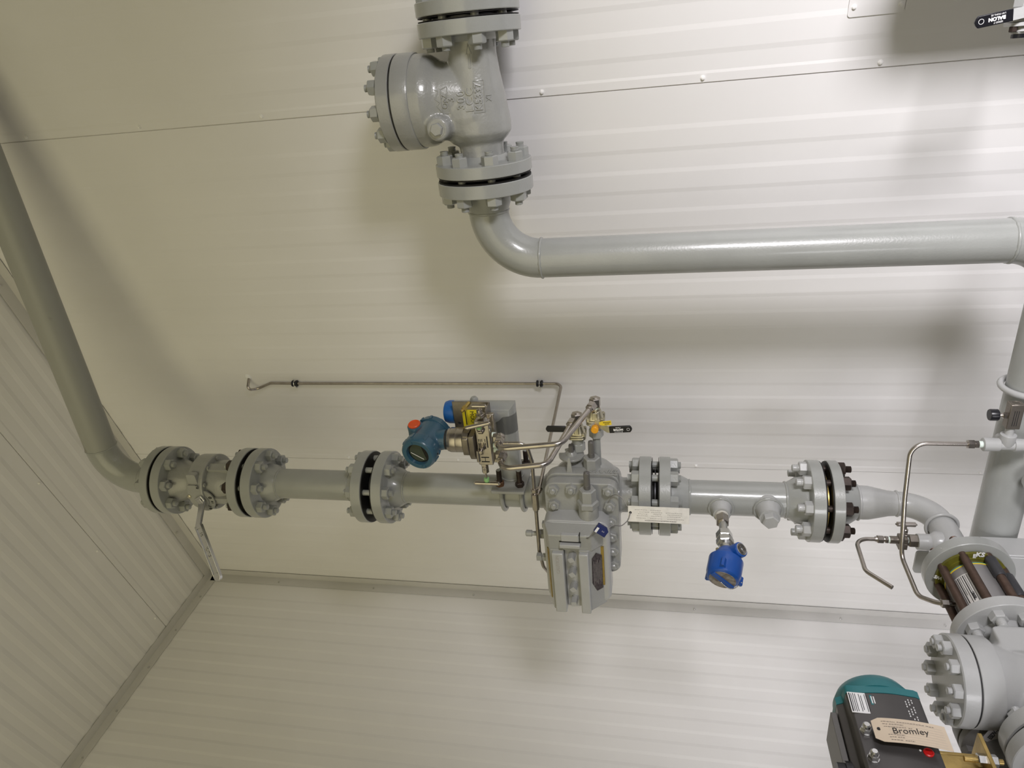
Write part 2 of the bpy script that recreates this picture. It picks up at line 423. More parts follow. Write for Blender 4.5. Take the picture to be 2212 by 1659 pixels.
# ---- ball valve with cranked lever
t = thing('ball_valve', 'grey flanged ball valve with a cranked bright metal lever below the inlet elbow', 'valve', S(0, 0, 2.86))
flange(t, S(0, 0, 3.0053), -DZ, .0318, FR, .047, .066, .030)
flange(t, S(0, 0, 2.7157), DZ, .0317, FR, .052, .060, .012)
m = M(); m.lathe(S(0, 0, 0), DZ, [(2.972, .068), (2.950, .061), (2.930, .052), (2.905, .049), (2.893, .050)], 48)
m.lathe(S(0, 0, 0), DZ, [(2.8945, .079), (2.892, .0825), (2.8915, .084), (2.842, .085), (2.8395, .0825), (2.8385, .066)], 56)
m.lathe(S(0, 0, 0), DZ, [(2.842, .067), (2.80, .066), (2.775, .060), (2.757, .056), (2.745, .056)], 56)
for a_ in (20, 110, 200, 290):      # cast ribs running down to the lower flange
    e = DA*cos(rad(a_))+DB*sin(rad(a_)); f_ = DZ.cross(e)
    m.box(S(0, 0, 2.795)+e*.058, e*.016, f_*.013, DZ*.048)
m.lathe(S(-.010, .03, 2.858), DB, [(0, .034), (.036, .032), (.042, .029)], 32)       # stem boss
m.box(S(.022, .064, 2.868), DA*.016, DB*.018, DZ*.017)
vb = part('valve_body', m, CAST, t, bevel=.0015)
m = M(); m.prism(rrect(.034, .030, .006), S(.055, .070, 2.868), DA, DZ, DB, -.01, .006); part('cast_pad', m, CAST, t)
for a_, z_ in ((25, 2.8385), (65, 2.8385), (105, 2.8385), (-15, 2.8385), (145, 2.8385)):
    e = DA*cos(rad(a_))+DB*sin(rad(a_)); m = M(); m.hexn(S(0, 0, z_)+e*.0755, -DZ, .011, .005); part('body_bolt', m, CAST, t)
m = M(); sc_ = S(-.018, .072, 2.849)
m.lathe(sc_, DB, [(0, .036), (.004, .037), (.006, .036)], 40); m.lathe(sc_, DB, [(.006, .020), (.010, .019)], 28); part('stop_plate', m, CAST, t)
text('0', .015, sc_+DB*.0062+DZ*-.026+DA*.012, DA, DZ, INK, t, bold=.0004); text('10', .010, sc_+DB*.0062+DZ*-.029-DA*.004, DA, DZ, INK, t)
text('0 /', .012, sc_+DB*.0062+DZ*-.016-DA*.024, DA, DZ, INK, t, bold=.0003)
text('0 /', .011, S(.034, .0825, 2.852), DA, DZ, INK, t, bold=.0003)
# lever: square hub, crank outwards, long channel-section arm
lv = M()
p0 = S(-.010, .088, 2.850); p1 = S(-.028, .106, 2.842); p2 = S(-.054, .150, 2.831); p3 = S(-.180, .220, 2.762); LW = DZ*.9-DA*.44
def bar(m, path, wdir, w, h, nrm=None):
    rings = []
    for i, p in enumerate(path):
        tdir = (path[min(i+1, len(path)-1)] - path[max(i-1, 0)]).normalized()
        s_ = (Vector(wdir) - tdir*Vector(wdir).dot(tdir)).normalized(); n_ = tdir.cross(s_)
        ww = w[i] if isinstance(w, (list, tuple)) else w
        rings.append([p+s_*ww+n_*h, p-s_*ww+n_*h, p-s_*ww-n_*h, p+s_*ww-n_*h])
    return m.loft(rings)
EL = (DA*.9+DZ*.44).normalized()
bar(lv, [p0+EL*.014, p0-EL*.006, p1, p2, p2+(p3-p2)*.06], LW, [.0135, .0135, .012, .0115, .0115], .0035)
lever = part('lever', lv, CHROME, t, bevel=.002, label='cranked bright zinc lever with raised lettering')
m = M(); arm = (p3-p2).normalized(); wz = (LW-arm*LW.dot(arm)).normalized(); nn = arm.cross(wz)
if nn.dot(DB) < 0: nn = -nn
m.box((p2+p3)/2, (p3-p2)/2, wz*.0115, nn*.002)
for s_ in (1, -1): m.box((p2+p3)/2+wz*s_*.0115, (p3-p2)/2, wz*.0016, nn*.0052)
m.lathe(p3, nn, [(-.0052, .0125), (.0052, .0125)], 24)
part('lever_arm', m, CHROME, lever, bevel=.0008)
text('KITZ', .017, p2+arm*.085+nn*.0022, arm, -wz, CHROME, lever, ext=.0012)
text('3C', .010, p2+arm*.028+nn*.0022, arm, -wz, CHROME, lever, ext=.001)
m = M(); m.box(p0+DB*.003, EL*.0078, LW*.0078, DB*.004); part('stem', m, CHROME, t, bevel=.001)
m = M(); m.lathe(S(.0, .080, 2.888), DB, [(0, .0065), (.006, .0065), (.008, .004)], 12); part('stop_screw', m, ZINC, t)
DKB = (S(0, 0, 2.6699),)
studs(t, S(0, 0, 2.6699), DZ, BC, 8, P225, 0, .0775, ma=PAINT, matn1=DARKST, up=DA, ext=.011)
gasket(t, S(0, 0, 2.7097), DZ, .012, .066, rr=.07)

# ---- first spool
t = thing('flanged_pipe_spool', 'short grey flanged pipe spool just below the lever-operated ball valve', 'pipe', S(0, 0, 2.52))
flange(t, S(0, 0, 2.7037), -DZ, .0338, FR, R3, .060, .0436)
flange(t, S(0, 0, 2.3258), DZ, .032, FR, R3, .058, .040)
m = M(); m.cyl(S(0, 0, 2.627), S(0, 0, 2.397), R3, 48); part('pipe', m, PAINT, t)
bead(t, S(0, 0, 2.6263), DZ, R3); bead(t, S(0, 0, 2.398), DZ, R3)
studs(t, S(0, 0, 2.266), DZ, BC, 8, P225, 0, .0918, ma=PAINT, up=DA, ext=.010)
gasket(t, S(0, 0, 2.3122), DZ, .027, .050, rr=.0725)

# ---- meter tube
t = thing('meter_tube', 'longer grey flanged pipe running down behind the blue transmitter to the chart fitting', 'pipe', S(0, 0, 2.05))
flange(t, S(0, 0, 2.2986), -DZ, .0326, FR, R3, .061, .0406)
m = M(); m.cyl(S(0, 0, 2.226), S(0, 0, 1.805), R3, 48); part('pipe', m, PAINT, t); bead(t, S(0, 0, 2.2254), DZ, R3)

# ---- orifice fitting
t = thing('orifice_fitting', 'large grey cast orifice fitting with clamp bars and four square-headed screws', 'meter fitting', S(0, 0, 1.71))
m = M(); m.lathe(S(0, 0, 0), DZ, [(1.822, .046), (1.812, .056), (1.80, .068), (1.785, .074), (1.64, .074), (1.628, .068), (1.618, .055), (1.606, .047), (1.60, .046)], 48)
m.prism(rrect(.185, .150, .03), S(-.03, .02, 1.705), DZ, DA, DB, -.10, .02)
m.ball(S(.045, -.01, 1.705), .078, sc=(.8, .9, 1.15)); m.ball(S(-.10, .0, 1.705), .072, sc=(1, .9, 1.1))
part('cast_body', m, CAST, t, remesh=.0035)
m = M(); m.prism(rrect(.192, .292, .028, 8), S(-.040, .035, 1.706), DZ, DA, DB, -.004, .030); m.prism(rrect(.178, .285, .026, 8), S(-.044, .065, 1.706), DZ, DA, DB, 0, .006, top=.985)
m.prism(rrect(.192, .286, .028, 8), S(-.043, .071, 1.706), DZ, DA, DB, 0, .029)
part('bolting_plate', m, CAST, t, bevel=.003, seg=3)
for a_, z_ in ((.082, 1.778), (.084, 1.731), (.083, 1.636), (.035, 1.778), (.036, 1.634), (-.011, 1.631), (-.062, 1.630), (-.108, 1.629), (-.155, 1.628), (-.014, 1.7795)):
    m = M(); q = S(a_, .100, z_); m.hexn(q, DB, .027, .012, phase=random.random()); nb = part('plate_nut', m, CAST, t, angle=25)
    m = M(); m.lathe(q, DB, [(.010, .0085), (.016, .0085), (.019, .006)], 16); part('stud_end', m, CAST, nb)
text('DANIEL', .021, S(.1062, .052, 1.650), -DZ, -DB, CAST, t, ext=.0008, shear=.35, bold=.0004)
m = M(); m.prism(rrect(.082, .028, .002), S(.1045, .052, 1.655), DZ, DB, DA, 0, .0012); part('name_pad', m, CAST, t)
# cover box
m = M(); bx0, bx1 = -.244, .058
pr = rrect(.170, .300, .026, 8)
pr = rrect(.172, .262, .026, 8); m.prism(pr, S(-.115, .098, 1.719), DZ, DA, DB, -.004, .050); m.prism(pr, S(-.115, .147, 1.719), DZ, DA, DB, 0, .009, top=.94)
cb = part('cover_box', m, PAINTW, t, bevel=.004, seg=3, angle=30)
# tapered deck carrying the clamp bars, trench between them
m = M()
def quadprism(m, z0, z1, a0, a1, b0, b1, ti=.0, ta=.0):
    vs = [S(a0, b0, z0), S(a0, b0, z1), S(a1, b0, z1), S(a1, b0, z0), S(a0+ta, b1, z0+ti), S(a0+ta, b1, z1-ti), S(a1-ta, b1, z1-ti), S(a1-ta, b1, z0+ti)]
    m.add(vs, [(3, 2, 1, 0), (4, 5, 6, 7), (0, 1, 5, 4), (1, 2, 6, 5), (2, 3, 7, 6), (3, 0, 4, 7)])
m.add([S(-.050, .150, 1.643), S(-.050, .150, 1.800), S(.013, .150, 1.800), S(.013, .150, 1.643), S(-.050, .184, 1.676), S(-.050, .184, 1.786), S(-.003, .184, 1.786), S(-.003, .184, 1.676)], [(3, 2, 1, 0), (4, 5, 6, 7), (0, 1, 5, 4), (1, 2, 6, 5), (2, 3, 7, 6), (3, 0, 4, 7)])
part('deck', m, CAST, t, bevel=.003, seg=3)
for zs_ in (((1.748, .15), (1.748, .187), (1.783, .187), (1.800, .15)), ((1.645, .15), (1.684, .187), (1.7095, .187), (1.7095, .15))):
    m = M(); m.prism(zs_, O+DA*-.246, DZ, DB, DA, 0, .20); part('cheek', m, CAST, t, bevel=.002)
for z0, z1, lab in ((1.748, 1.778, None), (1.684, 1.709, None)):
    m = M(); vs = []
    m.sbox(-.247, -.050, .183, .199, z0, z1)
    cl = part('clamp_bar', m, PAINTW, t, bevel=.003)
    if z0 > 1.72: text('CAUTION', .013, S(-.085, .1992, 1.763), DA, DZ, GREYINK, cl, ext=.0003)
# sloping right cheek with the name plate
e_up = (S(0, .187, 1.684)-S(0, .150, 1.645)).normalized(); en = -DA.cross(e_up);
if en.dot(DB) < 0: en = -en
cpt = S(-.125, .1700, 1.6655)
pts = [(-.062, -.016), (.046, -.016), (.062, .002), (.050, .016), (-.030, .018), (-.062, .004)]
m = M(); m.prism([(x, y) for x, y in pts], cpt, DA, e_up, en, .0002, .0014); pl = part('name_plate', m, NAMEP, t)
for k in range(7):
    m = M(); m.box(cpt+en*.0015+e_up*(-.012+.004*k), DA*(.040-.006*(k % 3)), e_up*.0003, en*.0001); part('etched_line', m, GREYINK, pl)
m = M(); m.prism([(-.060, -.004), (.066, -.004), (.066, .004), (-.060, .004)], S(-.118, .1590, 1.652), DA, DZ, DB, -.002, .0012); part('brass_plate', m, BRASSPL, t)
m = M(); m.prism([(-.09, -.004), (.075, -.004), (.075, .004), (-.09, .004)], S(-.130, .170, 1.7915), DA, (DB*.037-DZ*.017).normalized(), (DB*.017+DZ*.037).normalized(), -.002, .0012); part('brass_plate', m, BRASSPL, t)
# trench floor, lid slot
m = M(); m.sbox(-.243, -.030, .165, .174, 1.7095, 1.7475); part('clamp_floor', m, PAINTW, t, bevel=.001)
m = M(); m.sbox(-.034, -.024, .162, .196, 1.704, 1.756); part('clamp_lip', m, PAINTW, t, bevel=.0015)
m = M(); m.sbox(-.019, .001, .160, .187, 1.708, 1.752); part('slide_lid', m, PAINTW, t, bevel=.001)
m = M(); m.sbox(-.0235, -.0195, .160, .1846, 1.702, 1.758); m.sbox(-.036, .002, .160, .1846, 1.7040, 1.7062); part('slot_gap', m, BLACKGAP, t)
for i, a_ in enumerate((-.068, -.116, -.166, -.215)):
    q = S(a_, .170, 1.728); m = M(); m.lathe(q, DB, [(0, .0098), (.006, .0098)], 20); an = (.45, .62, .70, .12)[i]
    m.lathe(q, DB, [(.006, .0078), (.010, .0078)], 16)
    e1 = DA*cos(an)+DZ*sin(an); e2 = -DA*sin(an)+DZ*cos(an)
    m.prism(rrect(.0150, .0150, .0012, 2), q, e1, e2, DB, .008, .030, top=.93); part('set_screw', m, PAINTW, t)
# hex gland and stem pointing +a from the top of the box, and one from the body behind
def gland(b_, z_, a0, parent, sc=1., nut=.038):
    m = M(); m.hexn(S(a0, b_, z_), DA, .048*sc, .018*sc, both=True); g = part('gland_base', m, CAST, parent, angle=25)
    m = M(); m.hexn(S(a0+.018*sc, b_, z_), DA, nut*sc, .034*sc, ch=.2); part('gland_nut', m, CAST, parent, angle=25)
    m = M(); m.lathe(S(a0+.05*sc, b_, z_), DA, [(0, .0085), (.014, .0085)], 16)
    m.prism(rrect(.0155, .0155, .003, 2), S(a0+.05*sc, b_, z_), DB, DZ, DA, .012, .050*sc, top=.95); m.lathe(S(a0+.05*sc, b_, z_), DA, [(.048*sc, .0075), (.053*sc, .005)], 12)
    part('square_stem', m, ACTL, parent, bevel=.0006)
m = M(); m.lathe(S(.005, .120, 1.686), DA, [(0, .026), (.040, .0255), (.047, .0245)], 28); part('gland_boss', m, CAST, t)
gland(.125, 1.686, .050, t); gland(.030, 1.682, .088, t, .95, .040)
# indicator: slotted disc over a stub stem
m = M(); m.hexn(S(.075, .0, 1.739), DA, .036, .022); m.lathe(S(.097, 0, 1.739), DA, [(0, .016), (.024, .016)], 24); part('gland_nut', m, CAST, t, angle=25)
m = M(); dp = [(.034*cos(a)*(1 if not (1.9 < a < 2.35) else .62), .034*sin(a)*(1 if not (1.9 < a < 2.35) else .62)) for a in [2*pi*k/36 for k in range(36)]]
m.prism(dp, S(.120, 0, 1.739), DB, DZ, DA, 0, .006); m.lathe(S(.125, 0, 1.739), DA, [(0, .016), (.004, .014), (.010, .009)], 24); part('indicator_disc', m, CAST, t, bevel=.001)
m = M(); m.prism(rrect(.016, .014, .003, 2), S(.12, 0, 1.739), DB, DZ, DA, 0, .034, top=.9); part('square_stem', m, ACTL, t)
m = M(); m.prism([(-.008, 0), (.008, 0), (.0025, .046), (-.0025, .046)], S(.104, .058, 1.738), DZ, DA, DB, -.002, .002); part('pointer', m, CAST, t)
# grease fitting and plug on the left (upper) side of the box
m = M(); m.hexn(S(-.078, .085, 1.800), DZ, .024, .030, both=True); m.lathe(S(-.078, .085, 1.83), DZ, [(0, .0085), (.004, .0085), (.004, .0065), (.018, .0065), (.019, .009), (.034, .009), (.036, .007)], 20)
part('grease_fitting', m, CAST, t)
m = M(); m.hexn(S(-.124, .125, 1.803), DZ, .020, .014); m.lathe(S(-.124, .125, 1.79), DZ, [(0, .006), (.028, .006)], 14); m.box(S(-.124, .125, 1.826), DA*.008, DB*.008, DZ*.007); part('square_plug', m, CAST, t, bevel=.0008)
m = M(); m.lathe(S(-.055, .090, 1.80), DZ, [(0, .007), (.006, .007)], 14); m.box(S(-.03, .105, 1.808), DA*.007, DB*.007, DZ*.006); part('square_plug', m, CAST, t)
# outlet stub and flange
m = M(); m.cyl(S(0, 0, 1.607), S(0, 0, 1.575), R3*1.06, 48); part('outlet_stub', m, CAST, t)
flange(t, S(0, 0, 1.5272), DZ, .0332, FR, .047, .060, .018)
studs(t, S(0, 0, 1.4793), DZ, BC, 8, P225, 0, .0811, ma=PAINT, matn1=PAINT, up=DA, ext=.008, r=.0095, af=.032, nt=.020)
gasket(t, S(0, 0, 1.5186), DZ, .017, .052, rr=.0725)

# ---- lower spool with thermowell boss and plug
t = thing('flanged_pipe_spool', 'grey flanged pipe spool carrying the bright blue sensor head and a hex plug', 'pipe', S(0, 0, 1.31))
flange(t, S(0, 0, 1.510), -DZ, .0307, FR, R3*1.02, .061, .049)
flange(t, S(0, 0, 1.1062), DZ, .0316, FR, R3*1.02, .064, .050)
m = M(); m.cyl(S(0, 0, 1.432), S(0, 0, 1.188), R3*1.02, 48); part('pipe', m, PAINT, t)
bead(t, S(0, 0, 1.430), DZ, R3*1.02, w=.0035); bead(t, S(0, 0, 1.189), DZ, R3*1.02, w=.0035)
for z_, big in ((1.352, 0), (1.236, 1)):
    m = M(); r_ = .021+.004*big
    m.lathe(S(0, .0, z_), DB, [(.030, .031+.004*big), (.046, .031+.004*big), (.056, r_+.002), (.076+.006*big, r_)], 32); part('threaded_boss', m, PAINTW, t, angle=50)
    m = M(); m.torus(S(0, .047, z_), DB, r_+.009, .0035, wob=.2); part('weld_bead', m, PAINT, t)
m = M(); m.lathe(S(0, .078, 1.236), DB, [(0, .020), (.006, .020)], 24); m.hexn(S(0, .084, 1.236), DB, .0345, .018, ch=.3, phase=.3); part('hex_plug', m, PAINTW, t, angle=25)
studs(t, S(0, 0, 1.0649), DZ, BC, 8, P225, 0, .0729, ma=DARKST, ma2=DARKST, matn1=PAINTW, up=DA, ext=.013, r=.0088, af=.031, nt=.019)
for i in range(8):
    a_ = P225+2*pi*i/8; m = M(); q = S(BC*cos(a_), BC*sin(a_), 1.1378+.019); m.lathe(q, DZ, [(0, .0097), (.003, .0097), (.0035, .0091), (.005, .0097), (.007, .0091), (.009, .0097), (.011, .0091), (.0150, .0097), (.0165, .0075)], 12); part('painted_stud_end', m, PAINTW, t)
gasket(t, S(0, 0, 1.099), DZ, .014, .052, ma=BLACKGAP)
m = M(); m.lathe(S(0, 0, 1.099), DZ, [(-.002, .05), (-.002, .077), (.002, .077), (.002, .05)], 48, cap=False, closed=True); part('centring_ring', m, BRASSPL, t)

# ---- reducer spool: flange, reducer, elbow, neck, flange of the wafer joint
R2 = .0302; ZL = .848; F2R = .088
t = thing('reducer_elbow_spool', 'grey reducing pipe with an elbow turning out to the round stud-bolted joint', 'pipe', S(0, .03, .90))
flange(t, S(0, 0, 1.092), -DZ, .0271, FR, .042, .062, .048)
m = M(); m.lathe(S(0, 0, 0), DZ, [(1.018, .0425), (1.004, .0430), (.990, .0425), (.965, .037), (.945, .0325), (.925, .0305)], 40); part('reducer', m, PAINTW, t, angle=60)
bead(t, S(0, 0, 1.0155), DZ, .0432, PAINTW, .0035); bead(t, S(0, 0, .9243), DZ, .0308, PAINTW, .0032)
m = M(); m.tube([S(0, 0, .926), S(0, 0, ZL), S(0, .078, ZL)], .0305, bend=.076, n=36, seg=14); part('elbow', m, PAINTW, t, angle=60)
m = M(); m.cyl(S(0, .076, ZL), S(0, .215, ZL), .0305, 36); part('neck_pipe', m, PAINTW, t)
m = M(); m.torus(S(0, .088, ZL), DB, .0345, .0040, wob=.03); part('ring_bead', m, PAINTW, t)
flange(t, S(0, .264, ZL), -DB, .028, F2R, .0305, .042, .030, rf=.05)
# side boss on the neck
m = M(); m.lathe(S(0, .150, ZL), DZ, [(.02, .026), (.035, .026), (.045, .0185), (.049, .0195), (.054, .0185), (.072, .0185)], 28); part('threaded_boss', m, PAINTW, t, angle=50)
# ================================================================== UPPER LINE
UA, UB, UZ = .681, .047, 1.884
t = thing('return_pipe', 'long straight grey pipe with an elbow at each end below the check valve', 'pipe', S(UA, UB, 1.3))
m = M(); m.cyl(S(UA, UB, 1.770), S(UA, UB, .818), R3, 48); part('pipe', m, PAINT, t)
m = M(); m.tube([S(UA, UB, 1.769), S(UA, UB, UZ), S(.800, UB, UZ)], R3*1.01, bend=.114, n=44, seg=18); part('elbow', m, PAINT, t, angle=60)
m = M(); m.tube([S(UA, UB, .820), S(UA, UB, .708), S(.55, UB, .708)], R3*1.03, bend=.112, n=44, seg=18); part('elbow', m, PAINT, t, angle=60)
m = M(); m.cyl(S(.572, UB, .714), S(-.21, UB, .714), R3*1.05, 48); part('pipe', m, PAINT, t)
for c_, ax in ((S(UA, UB, 1.770), DZ), (S(UA, UB, .818), DZ), (S(.795, UB, UZ), DA), (S(.57, UB, .712), DA)): bead(t, c_, ax, R3, w=.0035)
flange(t, S(.8705, UB, UZ), -DA, .0305, FR, R3, .056, .046)
# ---- check valve
t = thing('check_valve', 'grey cast swing check valve with a round bolted cover beside the wall seam', 'valve', S(1.03, UB, UZ))
flange(t, S(.8785, UB, UZ), DA, .0275, FR, .050, .058, .012)
flange(t, S(1.1825, UB, UZ), -DA, .0295, FR, .052, .060, .012)
m = M()
m.lathe(S(0, UB, UZ), DA, [(.900, .049), (.925, .047), (.943, .048), (.952, .058), (.965, .068), (.985, .068), (1.03, .062), (1.08, .054), (1.12, .050), (1.16, .052)], 48)
m.lathe(S(1.035, UB, 0), DZ, [(1.87, .050), (1.905, .062), (1.935, .071), (1.955, .076), (1.972, .088), (1.985, .093), (2.012, .094)], 48)
m.lathe(S(1.035, UB, 0), DZ, [(2.008, .094), (2.036, .094)], 56)
m.ball(S(1.00, UB, 1.90), .072)
m.lathe(S(.985, UB+.035, 1.952), DB, [(-.02, .032), (.050, .0245), (.056, .022)], 28)
bod = part('cast_body', m, CAST, t, remesh=.0032, smooth=5)
m = M(); m.lathe(S(1.035, UB, 0), DZ, [(2.006, .0955), (2.009, .0975), (2.042, .0975), (2.043, .096)], 64); part('cover_flange', m, CAST, t)
m = M(); m.lathe(S(1.035, UB, 0), DZ, [(2.040, .0960), (2.047, .0960)], 56); part('cover_gasket', m, BLACKGAP, t)
m = M(); m.lathe(S(1.035, UB, 0), DZ, [(2.0465, .0965), (2.048, .098), (2.072, .098), (2.075, .094)], 64); cv = part('bolted_cover', m, CAST, t)
studs(t, S(1.035, UB, 2.012), DZ, .081, 10, rad(10), .027, .063, ma=PAINT, up=DA, r=.0075, af=.028, nt=.017, ext=.007, nut0=False)
m = M(); m.lathe(S(.985, UB+.089, 1.952), DB, [(-.002, .0165), (.0035, .0165)], 24); m.hexn(S(.985, UB+.090, 1.952), DB, .0235, .010, phase=.2); part('hex_plug', m, CAST, t, angle=25)
bv = bvh_of([bod])
def cast_text(s, size, a, z, right=DA, up=DZ, **k):
    text(s, size, S(a, UB+.09, z), right, up, CAST, t, 'cast_lettering', ext=.0011, onto=bv, lift=.0012, **k)
cast_text('3', .021, 1.038, 1.922, bold=.0003); cast_text('300', .022, 1.035, 1.901, bold=.0003, spacing=1.15)
cast_text('LCC', .022, 1.034, 1.883, bold=.0003, spacing=1.15); cast_text('K5337', .019, 1.038, 1.865, bold=.0003, spacing=1.05); cast_text('XI', .014, 1.034, 1.846)
def cast_outline(pts, w=.0011):
    path = []
    for i in range(len(pts)-1):
        for k in range(6): path.append(Vector(pts[i]).lerp(Vector(pts[i+1]), k/6))
    path.append(Vector(pts[-1])); out = []
    for p in path:
        h = bv.ray_cast(p+DB*.2, -DB); out.append((h[0] if h[0] else p)+DB*.0002)
    m = M(); m.sweep(out, [w]*len(out), 6); part('cast_lettering', m, CAST, t)
q = lambda a, z: S(a, UB, z)
cast_outline([q(1.008, 1.8755), q(1.068, 1.8755), q(1.068, 1.8545), q(1.008, 1.8545), q(1.008, 1.8755)])
cast_outline([q(1.092, 1.881), q(1.118, 1.881), q(1.118, 1.884), q(1.137, 1.879), q(1.118, 1.874), q(1.118, 1.877), q(1.092, 1.877), q(1.092, 1.881)])
cast_outline([q(1.008, 1.955), q(1.016, 1.943), q(1.028, 1.951), q(1.034, 1.944), q(1.041, 1.953), q(1.056, 1.945), q(1.060, 1.957)])
cast_outline([q(1.012, 1.926), q(1.012, 1.941), q(1.058, 1.941), q(1.062, 1.929), q(1.012, 1.926)])
cast_text('OeZ', .015, 1.036, 1.934)
# studs of the flange below and above
studs(t, S(.840, UB, UZ), DA, BC, 8, P225, 0, .066, ma=PAINT, up=DB, ext=.009, r=.0088, af=.031, nt=.019)
gasket(t, S(.8745, UB, UZ), DA, .008, .064, rr=.073)
gasket(t, S(1.1858, UB, UZ), DA, .0066, .064, rr=.073)
studs(t, S(1.153, UB, UZ), DA, BC, 8, P225, 0, .0645, ma=PAINT, up=DB, ext=.009, r=.0088, af=.031, nt=.019)
t = thing('companion_flange', 'thick grey flange at the top edge of the photo, bolted to the check valve outlet', 'flange', S(1.20, UB, UZ))
flange(t, S(1.1891, UB, UZ), DA, .0275, FR, R3, .060, .030)
m = M(); m.cyl(S(1.245, UB, UZ), S(1.285, UB, UZ), R3, 40); part('pipe_stub', m, PAINT, t)

# ---- round rod clamp on the big pipe
t = thing('pipe_support', 'round grey rod clamp looped round the pipe at the right edge', 'pipe clamp', S(.352, UB, 0))
m = M(); m.torus(S(.352, UB, .714), DA, .0555, .0070, 56, 12)
m.cyl(S(.352, UB-.056, .714), S(.352, UB-.056, .60), .007); m.cyl(S(.352, UB+.056, .714), S(.352, UB+.056, .60), .007); part('rod_clamp', m, PAINTW, t)
m = M(); m.sbox(.31, .39, UB-.09, UB+.09, .60, .612); m.sbox(.32, .38, UB-.03, UB+.03, 0, .60); part('post', m, PAINTW, t)
# ---- steel post with a bracket plate
t = thing('steel_post', 'grey steel post rising behind the stud-bolted joint, with a bracket plate', 'post', S(-.09, .13, 0))
m = M(); m.sbox(-.021, -.015, .10, .165, 0, .783); m.sbox(-.135, -.021, .159, .165, 0, .779); m.sbox(-.135, -.021, .10, .106, 0, .779); part('channel', m, PAINTW, t, bevel=.002)
m = M(); m.prism(rrect(.19, .065, .008), S(-.103, .098, .80), DZ, DA, -DB, -.0005, .006); part('bracket_plate', m, PAINTW, t)
m = M(); m.sbox(-.17, .02, .07, .19, 0, .01); part('base_plate', m, PAINTW, t)

# ================================================================== WAFER JOINT
t = thing('wafer_meter', 'brushed grey wafer body with a data plate clamped between two flanges by long brown studs', 'meter', S(0, .33, ZL))
m = M(); m.lathe(S(0, .2645, ZL), DB, [(0, .0695), (.006, .0695), (.0062, .058), (.010, .058)], 56); part('painted_ring', m, OLIVE, t)
for b_, ma_ in ((.2835, STRIPEG), (.2855, STRIPEY)):
    m = M(); m.torus(S(0, b_, ZL), DB, .0545, .0013, 56, 8); part('edge_stripe', m, ma_, t)
m = M(); m.lathe(S(0, .270, ZL), DB, [(0, .050), (.012, .050), (.0122, .0545), (.138, .0545), (.1385, .052), (.150, .052)], 56); wf = part('wafer_body', m, WAFER, t)
# curved data plate with dark rulings
def curved(parent, name, b0, b1, a0, a1, r, ma, n=12, th=.0006):
    m = M(); vs = []
    for k in range(n+1):
        a = a0+(a1-a0)*k/n; e = DZ*cos(a)+DA*sin(a)
        for rr in (r, r+th): vs += [S(0, b0, ZL)+e*rr, S(0, b1, ZL)+e*rr]
    fs = []
    for k in range(n):
        i = 4*k; j = i+4; fs += [(i+2, i+3, j+3, j+2), (i, j, j+1, i+1), (i, i+2, j+2, j), (i+1, j+1, j+3, i+3)]
    fs += [(0, 1, 3, 2), (4*n, 4*n+2, 4*n+3, 4*n+1)]
    m.add(vs, fs); return part(name, m, ma, parent)
dp_ = curved(t, 'data_plate', .308, .405, rad(28), rad(66), .0547, ALU)
for k in range(9):
    a = rad(30+4.1*k); curved(dp_, 'ruled_line', .311, .402-.02*(k % 3), a, a+rad((1.1, 1.8, .8)[k % 3]), .0555, INK, 2, .0003)
text('DN50', .007, S(0, .37, ZL)+(DZ*cos(rad(50))+DA*sin(rad(50)))*.0562, DB, DZ*-sin(rad(50))+DA*cos(rad(50)), INK, dp_)
curved(t, 'blue_plate', .335, .385, rad(16), rad(25), .0547, NAVY)
text('E', .013, S(.062, .2712, .8465+.006), -DZ, -DB*0+DA, WHITEI, t, bold=.0006)
text('KS', .015, S(.0665, .2712, .846-.004), -DZ, DA, WHITEI, t, bold=.0006)
text('WS', .011, S(.000, .2712, .9125), DZ*.9+DA*.3, -DA+DZ*.3, WHITEI, t, bold=.0005)
# flange studs 5/8 with nuts at the outer faces only
studs(t, S(0, .236, ZL), DB, .0635, 8, P225, 0, .205, ma=RUST, matn1=PAINTW, ma2=PAINTW, up=DA, r=.0085, af=.0275, nt=.016, ext=.012)
for i, (b0, b1) in ((7, (.274, .330)), (6, (.285, .350))):
    a_ = P225+2*pi*i/8
    w_ = DB; u_ = DA; v_ = w_.cross(u_); q_ = u_*cos(a_)*.0635+v_*sin(a_)*.0635
    m = M(); m.lathe(S(0, 0, ZL)+q_, DB, [(b0, .0095), (b0+.003, .0115), (b1-.003, .0115), (b1, .0095)], 20); part('shrink_sleeve', m, DKRUB, t)
for i in range(8):
    a_ = P225+2*pi*i/8; q_ = DA*cos(a_)*.0635+DB.cross(DA)*sin(a_)*.0635; m = M()
    prof = []
    for k in range(62): prof += [(.266+k*.00245, .0088), (.266+k*.00245+.0012, .0081)]
    m.lathe(S(0, 0, ZL)+q_, DB, prof, 14); part('stud_thread', m, RUST, t, angle=80)
    m = M(); m.lathe(S(0, 0, ZL)+q_, DB, [(.455, .0092), (.461, .0092), (.4615, .0086), (.463, .0092), (.4645, .0086), (.466, .0092), (.4675, .0086), (.4715, .0092), (.473, .007)], 14); part('painted_stud_end', m, PAINTW, t)

